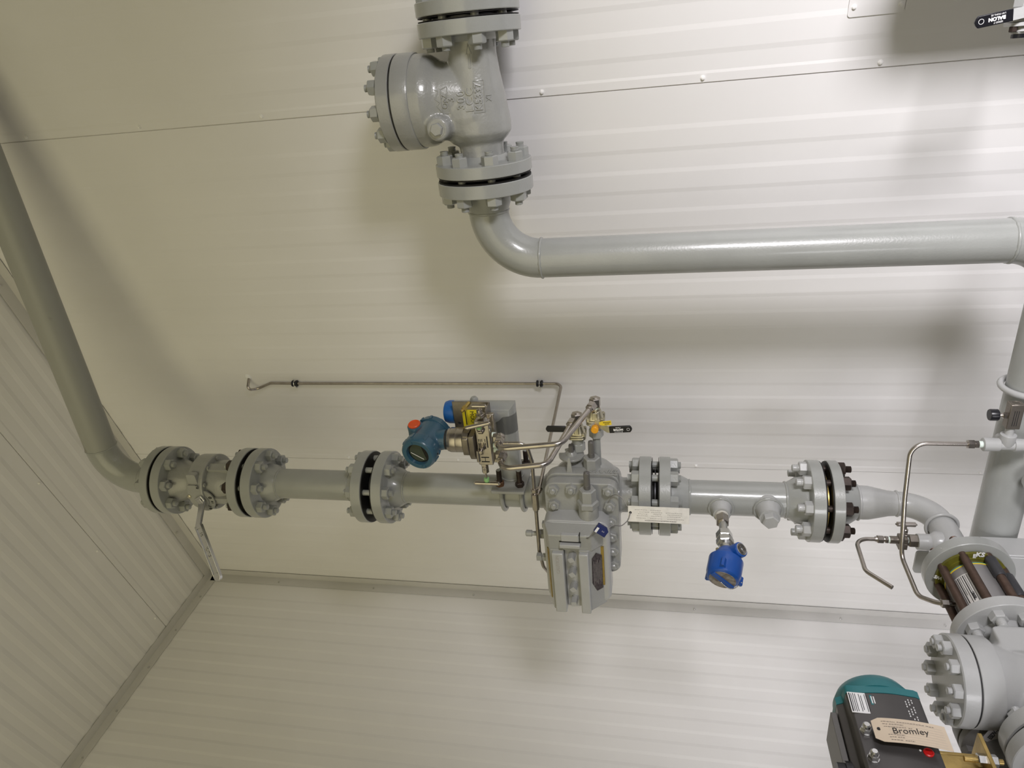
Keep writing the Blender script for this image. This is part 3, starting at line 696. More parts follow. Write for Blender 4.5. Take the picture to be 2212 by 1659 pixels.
# ================================================================== LOWER CHECK VALVE
t = thing('check_valve', 'pale grey swing check valve with a ten-bolt round cover beside the actuator', 'valve', S(0, .56, .90))
flange(t, S(0, .4145, ZL), DB, .0275, F2R, .036, .046, .012, rf=.05, ma=PAINTW)
BCX, BCB, BZ = 0., .553, .958
m = M()
m.lathe(S(0, 0, ZL), DB, [(.436, .036), (.455, .036), (.475, .046), (.50, .054), (.60, .054), (.63, .044), (.66, .038), (.675, .038)], 44)
m.lathe(S(0, BCB, 0), DZ, [(.84, .050), (.885, .062), (.915, .072), (.93, .076)], 48)
m.lathe(S(0, BCB, 0), DZ, [(.922, .078), (.950, .078)], 56)
m.prism(rrect(.07, .06, .012), S(.02, .50, .86), DZ, DB, DA, 0, .042)
part('cast_body', m, PAINTW, t, remesh=.0032, smooth=5)
m = M(); m.lathe(S(0, BCB, 0), DZ, [(.919, .079), (.922, .081), (.9555, .081), (.9565, .080)], 64); part('cover_flange', m, PAINTW, t)
m = M(); m.lathe(S(0, BCB, 0), DZ, [(.954, .0795), (.9597, .0795)], 56); part('cover_gasket', m, BLACKGAP, t)
m = M(); m.lathe(S(0, BCB, 0), DZ, [(.9592, .080), (.9605, .0815), (.984, .0815), (.986, .079)], 64); part('bolted_cover', m, PAINTW, t)
studs(t, S(0, BCB, .93), DZ, .0645, 10, rad(12), .025, .056, ma=PAINTW, up=DA, r=.0065, af=.0235, nt=.015, ext=.006, nut0=False)
flange(t, S(0, .682, ZL), -DB, .028, F2R+.002, .036, .05, .012, rf=.05, ma=PAINTW)
t = thing('outlet_flange', 'pale grey round flange with a hex nut in the bottom right corner', 'flange', S(0, .70, ZL))
flange(t, S(0, .686, ZL), DB, .028, F2R+.004, .034, .050, .050, rf=.05, ma=PAINTW)
m = M(); m.cyl(S(0, .76, ZL), S(0, 1.0, ZL), .034, 36); part('pipe_stub', m, PAINTW, t)
m = M(); m.lathe(S(0, .684, ZL), DB, [(-.002, .086), (.002, .086)], 56); part('gasket', m, BLACKGAP, t)
studs(t, S(0, .654, ZL), DB, .066, 8, P225, 0, .060, ma=PAINTW, up=DA, r=.0080, af=.027, nt=.016, ext=.009)

# ================================================================== SHUTDOWN VALVE, BRACKET, ACTUATOR
t = thing('shutdown_valve', 'dark grey shadowed valve with a paper tag, behind the bottom right flange', 'valve', S(-.14, .62, .88))
m = M(); VC = S(-.100, 0, .885)
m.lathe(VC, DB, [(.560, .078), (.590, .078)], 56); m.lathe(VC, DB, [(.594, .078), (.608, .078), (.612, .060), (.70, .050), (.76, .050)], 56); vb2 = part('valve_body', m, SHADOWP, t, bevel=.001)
m = M(); m.lathe(VC, DB, [(.588, .072), (.596, .072)], 56); part('gasket', m, BLACKGAP, t)
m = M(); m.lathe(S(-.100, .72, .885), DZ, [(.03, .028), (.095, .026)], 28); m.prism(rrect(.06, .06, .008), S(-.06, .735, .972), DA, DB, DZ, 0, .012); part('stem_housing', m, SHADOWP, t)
for k, a_ in enumerate((-10, 100, 135, 170)):
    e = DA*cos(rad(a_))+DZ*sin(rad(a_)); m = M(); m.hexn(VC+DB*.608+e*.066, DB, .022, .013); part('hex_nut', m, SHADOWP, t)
# paper tag reading ESDV-1001
tg = thing('valve_tag', 'pale strip tag reading ESDV-1001 on the shadowed valve', 'tag', S(-.02, .68, .96))
tgc = S(-.040, .625, .9245); tr = (DA*.82-DZ*.28).normalized(); tn = (DB*.75+DA*.62+DZ*.1); tn = (tn-tr*tn.dot(tr)).normalized(); tu = tn.cross(tr)
m = M(); m.prism(rrect(.058, .018, .002), tgc, tr, tu, tn, 0, .0006); part('tag_card', m, mat('grey_card', (.24, .23, .23), .5), tg)
text('ESDV-1001', .0088, tgc+tn*.0008, tr, tu, INK, tg, ext=.0002, bold=.0003)
# bracket
t = thing('mounting_bracket', 'yellow plated steel bracket between the actuator and the shadowed valve', 'bracket', S(-.02, .72, 1.02))
m = M(); m.sbox(-.10, .010, .715, .721, .994, 1.078); m.sbox(-.10, .010, .721, .82, .994, 1.000); m.sbox(.004, .010, .721, .82, .994, 1.078)
part('channel', m, BRASSP, t, bevel=.001)
m = M(); m.sbox(-.10, .040, .698, .86, .987, .9935); part('end_plate', m, BRASSP, t, bevel=.001)
for b_ in (.738, .82):
    m = M(); m.lathe(S(.026, b_, 0), DZ, [(.968, .0045), (1.024, .0045)], 14); bb = part('bracket_bolt', m, BRASSP, t)
    m = M(); m.hexn(S(.026, b_, .9935), DZ, .018, .012); m.hexn(S(.026, b_, .987), -DZ, .018, .011); part('hex_nut', m, CHROME, bb, angle=25)
# actuator
t = thing('actuator', 'dark grey rack-and-pinion actuator with a teal end cap and white sticker', 'actuator', S(.04, .80, 1.14))
Zs = [(1.081, .0), (1.084, .094), (1.102, .098), (1.165, .0995), (1.172, .100), (1.196, .098), (1.199, .092), (1.199, -.02), (1.081, -.02)]
def act_prof(sc=1., bump=0.):
    pts = [(1.078, -.02), (1.078, .066)]
    pts += [(1.083, .078), (1.085, .096), (1.092, .0995)]
    for k in range(9):
        x = 1.098+(1.172-1.098)*k/8; pts.append((x, .100+.0035*sin(pi*k/8)))
    pts += [(1.177, .0995), (1.195, .0985), (1.199, .094), (1.200, .072), (1.210, .066), (1.211, -.02)]
    return [(z_, a_) for z_, a_ in pts]
m = M(); m.prism(act_prof(), S(0, .690, 0), DZ, DA, DB, 0, .30); part('body', m, ACT, t, bevel=.0008)
m = M(); m.prism([(z_, a_+.0008) for z_, a_ in act_prof()], S(0, .676, 0), DZ, DA, DB, 0, .0138)
m.lathe(S(.040, .6765, 1.143), -DB, [(0, .066), (.014, .065), (.030, .057), (.040, .045)], 48); part('end_cap', m, TEAL, t, angle=50, label='teal end cap')
m = M(); m.prism(rrect(.032, .040, .0005), S(.0995, .7105, 1.1815), DZ, DB, DA, 0, .0008); st = part('sticker', m, WHITEL, t, label='white printed sticker')
for k in range(10):
    m = M(); L_ = (.018, .017, .018, .017, .0, .017, .014, .0, .017, .016)[k]
    if L_: m.box(S(.1005, .7105, 1.1960-.0029*k-.001), DB*L_, DZ*(.0009 if k == 0 else .00045), DA*.0002); part('printed_line', m, INK, st)
m = M(); m.prism(rrect(.012, .019, .001), S(.1010, .704, 1.1585), DZ, DB, DA, 0, .0006); s2 = part('sticker', m, TEAL, t, label='small teal maker sticker')
for k in range(3):
    m = M(); m.box(S(.1018, .704, 1.1620-.0035*k), DB*.007, DZ*.0008, DA*.0002); part('printed_line', m, WHITEI, s2)
for j in range(3):
    for k in range(9):
        if (k*7+j*3) % 4 == 0: continue
        zq = 1.111-.0050*j; m = M(); m.box(S(.1003+.0035*sin(pi*(zq-1.098)/.074), .698+.0046*k, zq), DB*.0013, DZ*.0007, DA*.0003); part('etched_mark', m, WHITEI, t)
for b_ in (.764, .811, .87):
    m = M(); q_ = S(.098, b_, 1.185); m.lathe(q_, DA, [(0, .0085), (.002, .0085)], 20); m.hexn(q_+DA*.002, DA, .0145, .008); m.lathe(q_+DA*.010, DA, [(0, .006), (.006, .006), (.008, .004)], 16); part('adjusting_bolt', m, CHROME, t, angle=25)
m = M(); m.lathe(S(.1015, .794, 1.104), DA, [(0, .0075), (.002, .0075), (.003, .006), (.0015, .0045)], 24); part('red_button', m, RED, t)
for z_, b_ in ((1.119, .778), (1.115, .792), (1.092, .778)):
    m = M(); m.lathe(S(.102, b_, z_), DA, [(0, .0016), (.001, .0016)], 10); part('rivet', m, WHITEI, t)
m = M(); m.sbox(-.01, .060, .700, .99, 1.211, 1.221); part('side_plate', m, ACTL, t, bevel=.001)
m = M(); m.lathe(S(.06, .812, 1.211), DZ, [(0, .017), (.010, .017), (.010, .014), (.022, .014), (.022, .0115)], 28); part('cable_gland', m, BLACKP, t)
m = M(); m.hexn(S(.045, .775, 1.078), -DZ, .018, .008); part('mount_bolt', m, DARKST, t)
# manila tag hanging against it
t = thing('manila_tag', 'manila card tag handwritten Bromley, hanging on the actuator face', 'tag', S(.108, .765, 1.125))
gp = [S(.112, .7655+.000, 1.125)]
tc_ = S(.113, .775, 1.1255); tr = (-DZ*1+DB*-.015).normalized(); tu = -DB; tn_ = tr.cross(tu)
W_, H_ = .104, .043
def bend(x, y): return .006*(1-(2*x/W_)**2) - .000 + .004*((x+W_/2)/W_)**2
def tagpt(x, y, h=0): return tc_ + tr*x + tu*(y - .010*(x/W_)) + DA*(bend(x, y)+h)
N = 20; m = M(); ys = (-H_/2, H_/2)
vs = []
for k in range(N+1):
    x = -W_/2+W_*k/N; cut = max(0, .011-(x+W_/2))*.55 if x < -W_/2+.011 else 0
    for h in (0, .0005):
        vs += [tagpt(x, -H_/2+cut, h), tagpt(x, H_/2-cut, h)]
fs = []
for k in range(N):
    i = 4*k; j = i+4; fs += [(i+2, j+2, j+3, i+3), (i, i+1, j+1, j), (i, j, j+2, i+2), (i+1, i+3, j+3, j+1)]
fs += [(0, 2, 3, 1), (4*N, 4*N+1, 4*N+3, 4*N+2)]
m.add(vs, fs); card = part('tag_card', m, MANILA, t)
bvt = bvh_of([card])
def tag_line(y, x0, x1, hw, ma_, nm='printed_line'):
    m = M(); vs = []
    K = 10
    for k in range(K+1):
        x = x0+(x1-x0)*k/K; vs += [tagpt(x, y-hw, .0007), tagpt(x, y+hw, .0007)]
    m.add(vs, [(2*k, 2*k+2, 2*k+3, 2*k+1) for k in range(K)]); part(nm, m, ma_, card)
for k, y in enumerate((.0130, .0085, .0040, -.0002, -.0050, -.0096, -.0142, -.0186)):
    tag_line(y, -.030 if k < 5 else -.020, .046, .00012, GREYINK)
LG = mat('brown_ink', (.22, .18, .15), .6)
for y, segs in ((.0150, ((-.038, -.019), (-.016, .022), (.024, .036))), (.0105, ((-.037, -.030), (-.028, -.008))), (.0058, ((-.036, -.005), (-.002, .003))), (-.0078, ((-.033, -.026), (-.025, -.010))), (-.0122, ((-.032, -.023), (-.021, -.011))), (-.0168, ((-.031, -.015), (-.012, .001)))):
    for x0, x1 in segs:
        x = x0
        while x < x1: l_ = random.uniform(.0016, .0042); tag_line(y+random.uniform(-.0003, .0003), x, min(x+l_, x1), .00055, LG, 'handwriting'); x += l_+.0008
me_ = text('Bromley', .0150, tagpt(-.001, .0005, .03), tr, (tu+tr*-.10), INK, card, 'handwriting', ext=.0002, onto=bvt, lift=.0006, shear=.08, bold=-.0001)
m = M(); m.lathe(tagpt(-.044, .001, .0006), DA, [(0, .0028), (.0003, .0028)], 16); part('eyelet', m, BLACKGAP, card)
# ================================================================== METER RUN ACCESSORIES
def ubolt(z, spread=.052, name='u_bolt'):
    m = M(); r = .0065; Rb = R3+.0075; a_top = .104
    pts = [S(a_top, Rb, z)]
    r = .0058; path = [S(a_top, Rb, z)] + [S(a_, Rb, z) for a_ in (.05, .02, 0)] + [S(-Rb*sin(k*pi/14), Rb*cos(k*pi/14), z) for k in range(1, 14)] + [S(a_, -Rb, z) for a_ in (0, .02, .05)] + [S(a_top, -Rb, z)]
    m.sweep(path, [r]*len(path), 14); return m
# pipe stand: saddle plate, post, mitred arm, u-bolts
t = thing('transmitter_stand', 'grey pipe stand with saddle plate and blue end cap, u-bolted to the pipe', 'pipe stand', S(.05, 0, 1.91))
m = M(); m.prism(rrect(.092, .165, .004), S(.0465, 0, 1.9065), DZ, DB, DA, 0, .0075); part('saddle_plate', m, PIPEDIRTY, t, bevel=.001)
RP = .0300
m = M(); m.tube([S(.054, 0, 1.909), S(.254, 0, 1.909)], RP, n=36); part('post', m, PAINT, t)
# mitred corner: arm running up from the post
m = M()
ringn = 36
def ring(c, e1, e2, r): return [c+e1*(r*cos(2*pi*k/ringn))+e2*(r*sin(2*pi*k/ringn)) for k in range(ringn)]
cc = S(.254, 0, 1.909); sq2 = math.sqrt(2)
r0 = ring(S(.2, 0, 1.909), DZ, DB, RP); r1 = [Vector(p) + DA*(.054 - (p-S(.2, 0, 1.909)).dot(DZ)) for p in r0]
r2 = [p + DZ*(.138 + 0*(p-cc).dot(DA)) - DZ*((p-cc).dot(DZ)) for p in r1]
m.loft([r0, r1, r2]); part('arm', m, PAINT, t)
m = M(); m.lathe(S(.252, 0, 2.042), DZ, [(0, RP*.96), (.002, .0315), (.020, .0315), (.030, .028), (.033, .020)], 36); part('end_cap', m, BLUEP, t, label='blue plastic pipe cap')
m = M(); m.torus(S(.056, 0, 1.909), DA, RP+.001, .003, wob=.25); part('weld_bead', m, PAINT, t)
for z_ in (1.932, 1.877):
    ub = part('u_bolt', ubolt(z_), PAINT, t)
    for b_ in (.052, -.052):
        m = M(); m.hexn(S(.054, b_, z_), DA, .021, .013, phase=random.random()); part('hex_nut', m, RUSTN if (z_ > 1.9 and b_ > 0) else DARKST, ub, angle=25)
        m = M(); prof = []
        for k in range(13): prof += [(k*.0028, .0074), (k*.0028+.0014, .0067)]
        m.lathe(S(.067, b_, z_), DA, prof, 12); part('threaded_end', m, DARKST, ub, angle=80)
# bracket plate
t = thing('mounting_bracket', 'bent stainless bracket with a yellow sticker holding the manifold to the stand', 'bracket', S(.27, .05, 1.99))
m = M(); m.sbox(.218, .303, .036, .0395, 1.938, 2.040); m.sbox(.218, .303, .0395, .085, 1.938, 1.9415)
bk = part('plate', m, STEELR, t, bevel=.0012)
m = M(); m.lathe(S(.240, .0396, 2.026), DB, [(0, .0042), (.0004, .0042)], 20); part('bolt_hole', m, BLACKGAP, t)
m = M(); m.torus(S(.240, .0397, 2.026), DB, .0046, .0007, 24, 6); part('hole_rim', m, STEELR, t)
m = M(); m.lathe(S(.283, .0, 1.990), DA, [(0, .011), (.008, .011), (.014, .007)], 20); part('bolt_head', m, PAINT, t)
m = M(); m.sbox(.2295, .2800, .0398, .0404, 1.9700, 2.0150); sk_ = part('sticker', m, YELLOW, t, label='yellow sticker with black lettering')
text('AG', .0150, S(.2600, .0407, 1.9770), -DA, -DZ, INK, sk_, ext=.0002)
text('MOU', .0150, S(.2590, .0407, 1.9890), -DA, -DZ, INK, sk_, ext=.0002)
m = M(); m.sbox(.232, .279, .0404, .0407, 2.0015, 2.0022); part('printed_line', m, INK, sk_)
m = M(); m.sbox(.235, .277, .0404, .0407, 2.0045, 2.0075); part('printed_line', m, INK, sk_)

# ================================================================== TRANSMITTER
HC = S(.216, .100, 2.102)
t = thing('pressure_transmitter', 'teal-blue pressure transmitter head with a round display and orange plug', 'transmitter', HC)
ax = (DB*.985 - DA*.06 + DZ*.13).normalized(); sx_ = (DA - ax*DA.dot(ax)).normalized(); sy_ = ax.cross(sx_)
Cb = HC - ax*.052; Cf = HC + ax*.052
m = M()
m.lathe(HC, ax, [(-.044, .0440), (.020, .0410), (.034, .0425)], 48)
m.cyl(HC, S(.222, .096, 2.056), .030, 32, .0262)
m.cyl(S(.222, .096, 2.060), S(.222, .096, 2.046), .0265, 32)
m.cyl(HC, S(.222, .096, 2.052), .0240, 32)
# conduit boss on the upper left
cb_ = S(.243, .082, 2.134); cd = (DA*.96+DB*.18+DZ*.05).normalized()
m.lathe(cb_ - cd*.034, cd, [(0, .026), (.034, .0205), (.050, .0195)], 28)
part('housing', m, BLUEH, t, remesh=.0022, smooth=4)
m = M(); m.lathe(cb_+cd*.0155, cd, [(0, .0165), (.0035, .0165), (.005, .015), (.005, .0125), (.0035, .0115)], 28, cap=True); part('conduit_plug', m, ORANGE, t, label='orange plastic plug')
# rear cover with knurl lugs
m = M(); m.lathe(Cb, ax, [(-.006, .040), (-.003, .0460), (.013, .0470), (.0135, .045)], 48)
for k in range(10):
    a = 2*pi*k/10; e = sx_*cos(a)+sy_*sin(a); m.box(Cb+e*.0475+ax*.006, e*.0018, ax*.0065, ax.cross(e)*.0035)
part('rear_cover', m, BLUEH, t, bevel=.0006)
# display cover: ring with recessed window
m = M(); m.lathe(Cf, ax, [(-.024, .0430), (-.022, .0470), (-.006, .0470), (.004, .0450), (.008, .0410), (.008, .0310), (.0045, .0300), (-.004, .0295)], 56, cap=False)
for k in range(8):
    a = 2*pi*k/8+.3; e = sx_*cos(a)+sy_*sin(a); m.box(Cf+e*.0470-ax*.013, e*.0016, ax*.009, ax.cross(e)*.0040)
for a in (.35, .35+pi):
    e = sx_*cos(a)+sy_*sin(a); m.box(Cf+e*.0370+ax*.0085, e*.0045, ax*.0014, ax.cross(e)*.0045)
part('display_cover', m, BLUEH, t, bevel=.0005)
m = M(); m.lathe(Cf, ax, [(-.004, .0300), (-.003, .0300)], 40); dsp = part('display_window', m, GLASSD, t, label='dark round display window')
m = M(); m.prism([(.0262*cos(k), .0262*sin(k)) for k in [rad(-60+240*j/24) for j in range(25)]], Cf-ax*.0028, (sx_*.72+sy_*.69).normalized(), ax.cross((sx_*.72+sy_*.69).normalized()), ax, 0, .0004); part('screen', m, LCDG, dsp)
m = M(); m.box(Cf-ax*.0020+(-DA*.8+DZ*.45)*.012, (-DA*.52-DZ*.85)*.019, (DA*.85-DZ*.52)*.0006, ax*.0004); part('screen_edge', m, WHITEI, dsp)
m = M(); m.lathe(S(.205, .125, 2.062), (DB-DA*.4), [(0, .004), (.010, .0035)], 14); part('ground_screw', m, BLUEH, t)
m = M(); m.lathe(Cf-ax*.012+(sx_*-.1+sy_*-1).normalized()*.0455, (sx_*-.1+sy_*-1), [(0, .0022), (.003, .0022)], 10); part('set_screw', m, BLACKGAP, t)
# sensor module
m = M(); m.lathe(S(.222, .096, 0), -DZ, [(-2.049, .0265), (-2.044, .0255)], 40); part('seal_ring', m, BLACKGAP, t)
m = M(); m.lathe(S(.222, .096, 0), -DZ, [(-2.0455, .026), (-2.041, .0305), (-2.034, .0325), (-2.0335, .0320), (-2.032, .0325), (-2.018, .0325), (-2.0175, .0320), (-2.016, .0325), (-1.999, .0325), (-1.998, .030)], 48); sm_ = part('sensor_module', m, STEEL, t, angle=25)
for k, s_ in ((.0, '03'),):
    pass
m = M(); m.prism([(-.030, -.033), (.022, -.030), (.030, -.022), (.030, .020), (.020, .030), (-.010, .030), (-.030, .024)], S(.222, .100, 1.999), DA, DB, -DZ, 0, .017); m.prism([(-.045, -.030), (.026, -.028), (.026, .026), (-.030, .026), (-.045, .018)], S(.222, .100, 1.983), DA, DB, -DZ, 0, .016)
part('process_flange', m, STEELR, t, bevel=.002)
m = M(); m.hexn(S(.245, .118, 1.982), DZ, .018, .014); part('flange_nut', m, STEELR, t, angle=25)
# ================================================================== MANIFOLD
t = thing('valve_manifold', 'stainless three-valve manifold block with t-handles beside the blue transmitter', 'manifold', S(.22, .10, 1.95))
mb = M(); mb.sbox(.154, .283, .078, .108, 1.928, 1.966); mb.sbox(.146, .290, .070, .082, 1.920, 1.950)
part('block', mb, STEEL, t, bevel=.002, label='stainless block with etched text')
for j in range(5):
    for k in range(3):
        if (j+k) % 4 == 3: continue
        m = M(); m.sbox(.232-.0105*k-.008, .232-.0105*k, .1081, .1084, 1.9585-.0042*j, 1.9602-.0042*j); part('etched_text', m, INK, t)
m = M(); m.sbox(.207, .240, .1081, .1084, 1.9355, 1.9385); part('etched_text', m, INK, t)
for a0, a1 in ((.163, .166), (.176, .179)):
    m = M(); m.sbox(a0, a1, .1081, .1084, 1.937, 1.958); part('etched_text', m, INK, t)
m = M(); m.sbox(.163, .179, .1081, .1084, 1.947, 1.9485); part('etched_text', m, INK, t)
def thandle(root, base, ax, hdir, L=.052, stem=.034, body=STEEL, green=True, hexr=.017, tilt=0.):
    ax = Vector(ax).normalized(); hd = (Vector(hdir)-ax*Vector(hdir).dot(ax)).normalized()
    m = M(); m.hexn(base, ax, hexr, .009, both=True); m.hexn(base+ax*.011, ax, hexr*.85, max(.004, stem-.046), both=True); m.lathe(base+ax*.009, ax, [(0, hexr*.40), (.005, hexr*.40), (.006, hexr*.46), (.013, hexr*.44), (.014, hexr*.36)], 20); g = part('bonnet', m, STEEL, root, angle=25)
    if green: m = M(); m.lathe(base+ax*(stem-.017), ax, [(0, .0068), (.004, .0074), (.010, .0066)], 18); part('dust_cap', m, GREENP, root)
    m = M(); m.lathe(base+ax*.020, ax, [(0, .0027), (stem-.020+.002, .0027)], 12); part('stem', m, STEEL, root)
    m = M(); m.lathe(base+ax*stem-hd*L/2, hd, [(0, .0048), (.001, .0056), (L-.001, .0056), (L, .0048)], 18); m.lathe(base+ax*stem-hd*(L/2+.003), hd, [(0, .0022), (L+.006, .0022)], 10); h = part('t_handle', m, STEEL, root, angle=30)
thandle(t, S(.256, .106, 1.950), DA*.75+DB*.62, DZ*.93-DA*.36, L=.060, stem=.036, hexr=.019)
thandle(t, S(.152, .092, 1.956), -DA, DZ, L=.066, stem=.066, hexr=.019)
thandle(t, S(.287, .092, 1.952), DA, DZ, L=.036, stem=.032, green=False)
m = M(); m.hexn(S(.205, .108, 1.952), DB, .015, .010, both=True); m.lathe(S(.205, .118, 1.952), DB, [(0, .0055), (.008, .005), (.012, .004)], 16); m.lathe(S(.205, .126, 1.960), -DA, [(-.004, .0048), (.028, .0048)], 14); part('bleed_valve', m, STEEL, t)
m = M(); c_ = S(.298, .060, 1.998); d_ = (DB*.8-DA*.25+DZ*.35); m.hexn(c_, d_, .0125, .010, both=True); m.lathe(c_-d_.normalized()*.018, d_, [(0, .005), (.018, .005)], 14); m.lathe(c_+d_.normalized()*.010, d_, [(0, .0045), (.006, .0045), (.008, .003)], 14); part('vent_plug', m, BRASSPL, t, angle=25)
m = M(); m.lathe(S(.288, .104, 1.936), DB-DZ*.5, [(0, .0055), (.006, .0055)], 14); part('vent_screw', m, CHROME, t)
for a_, z_ in ((.226, 1.921), (.167, 1.921)):
    m = M(); m.hexn(S(a_, .100, z_), -DZ, .0105, .008); part('flange_bolt', m, ZINC, t, angle=25)
for a_ in (.239, .207, .193):
    m = M(); m.lathe(S(a_, .096, 1.925), -DZ, [(0, .0065), (.009, .006)], 16); part('thread_tape', m, TAPE, t)
m = M(); m.lathe(S(.257, .1, 1.928), -DZ, [(0, .008), (.001, .008), (.001, .005), (-.003, .0045)], 18); part('port', m, CHROME, t)

# fittings: compression elbow made of a body, two hexes
def comp_nut(m, p, ax, af=.0205, L=.014, tail=.006):
    m.hexn(p, ax, af, L, both=True); m.lathe(Vector(p)+Vector(ax).normalized()*L, ax, [(0, af*.40), (tail, af*.36)], 20)
# tube A and tube B (impulse lines)
def line(name, label, pts, r, bend, fits, group=None, ma=None, marks=()):
    t = thing(name, label, 'tubing', pts[0], group)
    m = M(); m.tube(pts, r, bend=bend, n=18, seg=10); part('tube', m, ma or STEEL, t, angle=70)
    for p, ax_, af, L in fits:
        m = M(); comp_nut(m, p, ax_, af, L); part('compression_nut', m, STEEL, t, angle=25)
    for p, d in marks:
        m = M(); m.lathe(p, d, [(0, r*1.02), (.0008, r*1.02)], 18); part('pen_mark', m, INK, t)
    return t
def elbowfit(t, p, d1, d2, s=.020):
    m = M(); d1 = Vector(d1).normalized(); d2 = Vector(d2).normalized(); p = Vector(p)
    m.ball(p, s*.62, 14, 8); m.hexn(p, d1, s, s*.9, both=True); m.hexn(p, d2, s, s*.9, both=True); part('elbow_fitting', m, STEEL, t, angle=25)
RT = .0070
A0 = S(.238, .125, 1.900); A1 = S(.242, .172, 1.898); A2 = S(.254, .160, 1.738); A3 = S(.284, .010, 1.672)
t = line('impulse_tubing', 'upper stainless tube from the manifold to the tag-bearing instrument valve', [A0, A1, A2, A3], RT, .030, ((S(.238, .128, 1.900), DB, .021, .013), (A3+(A2-A3).normalized()*.004, (A2-A3), .023, .018)), 'impulse tubes')
elbowfit(t, S(.238, .108, 1.901), DZ, DB)
m = M(); m.cyl(S(.238, .100, 1.918), S(.238, .106, 1.898), .007); part('nipple', m, STEEL, t)
B0 = S(.186, .122, 1.899); B1 = S(.186, .174, 1.896); B2 = S(.194, .160, 1.776); B3 = S(.230, .000, 1.728)
t = line('impulse_tubing', 'lower stainless tube from the manifold to the left-hand instrument valve', [B0, B1, B2, B3], RT, .030, ((S(.186, .125, 1.899), DB, .021, .013), (B3+(B2-B3).normalized()*.004, (B2-B3), .023, .018)), 'impulse tubes')
elbowfit(t, S(.186, .106, 1.900), DZ, DB)
# static line down to the fitting behind the chart box
t = line('static_tubing', 'thin stainless tube from the manifold down to the tee beside the orifice fitting', [S(.216, .100, 1.900), S(.217, .100, 1.838), S(.160, .098, 1.8275), S(.052, .098, 1.829)], .0048, .026, ((S(.078, .098, 1.829), -DA, .015, .010),))
m = M(); c0 = S(.052, .098, 1.829); m.hexn(S(.062, .098, 1.829), -DA, .017, .045, both=True); part('union_tee', m, STEEL, t, angle=25)
m = M(); comp_nut(m, S(.024, .098, 1.829), -DA, .016, .013); part('compression_nut', m, STEEL, t, angle=25)
t = line('drain_tubing', 'thin stainless tube running down the left side of the orifice fitting box', [S(.016, .098, 1.829), S(-.120, .108, 1.8285), S(-.175, .104, 1.822), S(-.215, .085, 1.811)], .0050, .03, ())
# wall-clipped vent line
yw = WY-.012
W0 = V(-1.420, WY-.0, 2.896); W1 = V(-1.442, yw-.012, 2.890); W2 = V(-1.458, yw-.006, 2.873); W3 = V(-1.436, yw, 2.815)
W4 = V(-1.438, yw, 1.809); W5 = S(.060, .098, 1.8195)
t = thing('vent_tubing', 'thin stainless tube clipped along the wall, hooked into it at the far end', 'tubing', (-1.438, yw, 2.3))
m = M(); m.tube([W0, W1+V(.002, -.02, 0), W2, W3, V(-1.4375, yw, 2.72), W4, W5], .0048, bend=.022, n=14, seg=8); part('tube', m, STEEL, t, angle=70)
m = M(); comp_nut(m, W5+(W4-W5).normalized()*.022, W5-W4, .015, .010); part('compression_nut', m, STEEL, t, angle=25)
m = M(); m.ball(V(-1.418, WY-.001, 2.899), .013, sc=(1, .45, 1), ax=(V(1, 0, 0), V(0, 1, 0), V(0, 0, 1))); part('sealant', m, WHITEL, t)
for z_ in (2.724, 1.879):
    lab = 'black rubber-lined tube clip on the wall near the hooked tube end' if z_ > 2 else 'black rubber-lined tube clip on the wall near the tube bend'
    c_ = thing('tube_clip', lab, 'clip', (-1.438, yw, z_), 'tube clips')
    for dz in (-.007, .007):
        m = M(); m.torus(V(-1.4375, yw, z_+dz), V(0, 0, 1), .0078, .0034, 24, 10); part('rubber_band', m, BLACKP, c_)
    m = M(); m.torus(V(-1.4375, yw, z_), V(0, 0, 1), .0085, .0022, 24, 8); part('metal_band', m, CHROME, c_)
    m = M(); m.lathe(V(-1.4515, yw+.003, z_-.003), V(0, -1, 0), [(-.012, .0045), (.006, .0045), (.008, .003)], 14); part('clip_screw', m, CHROME, c_)

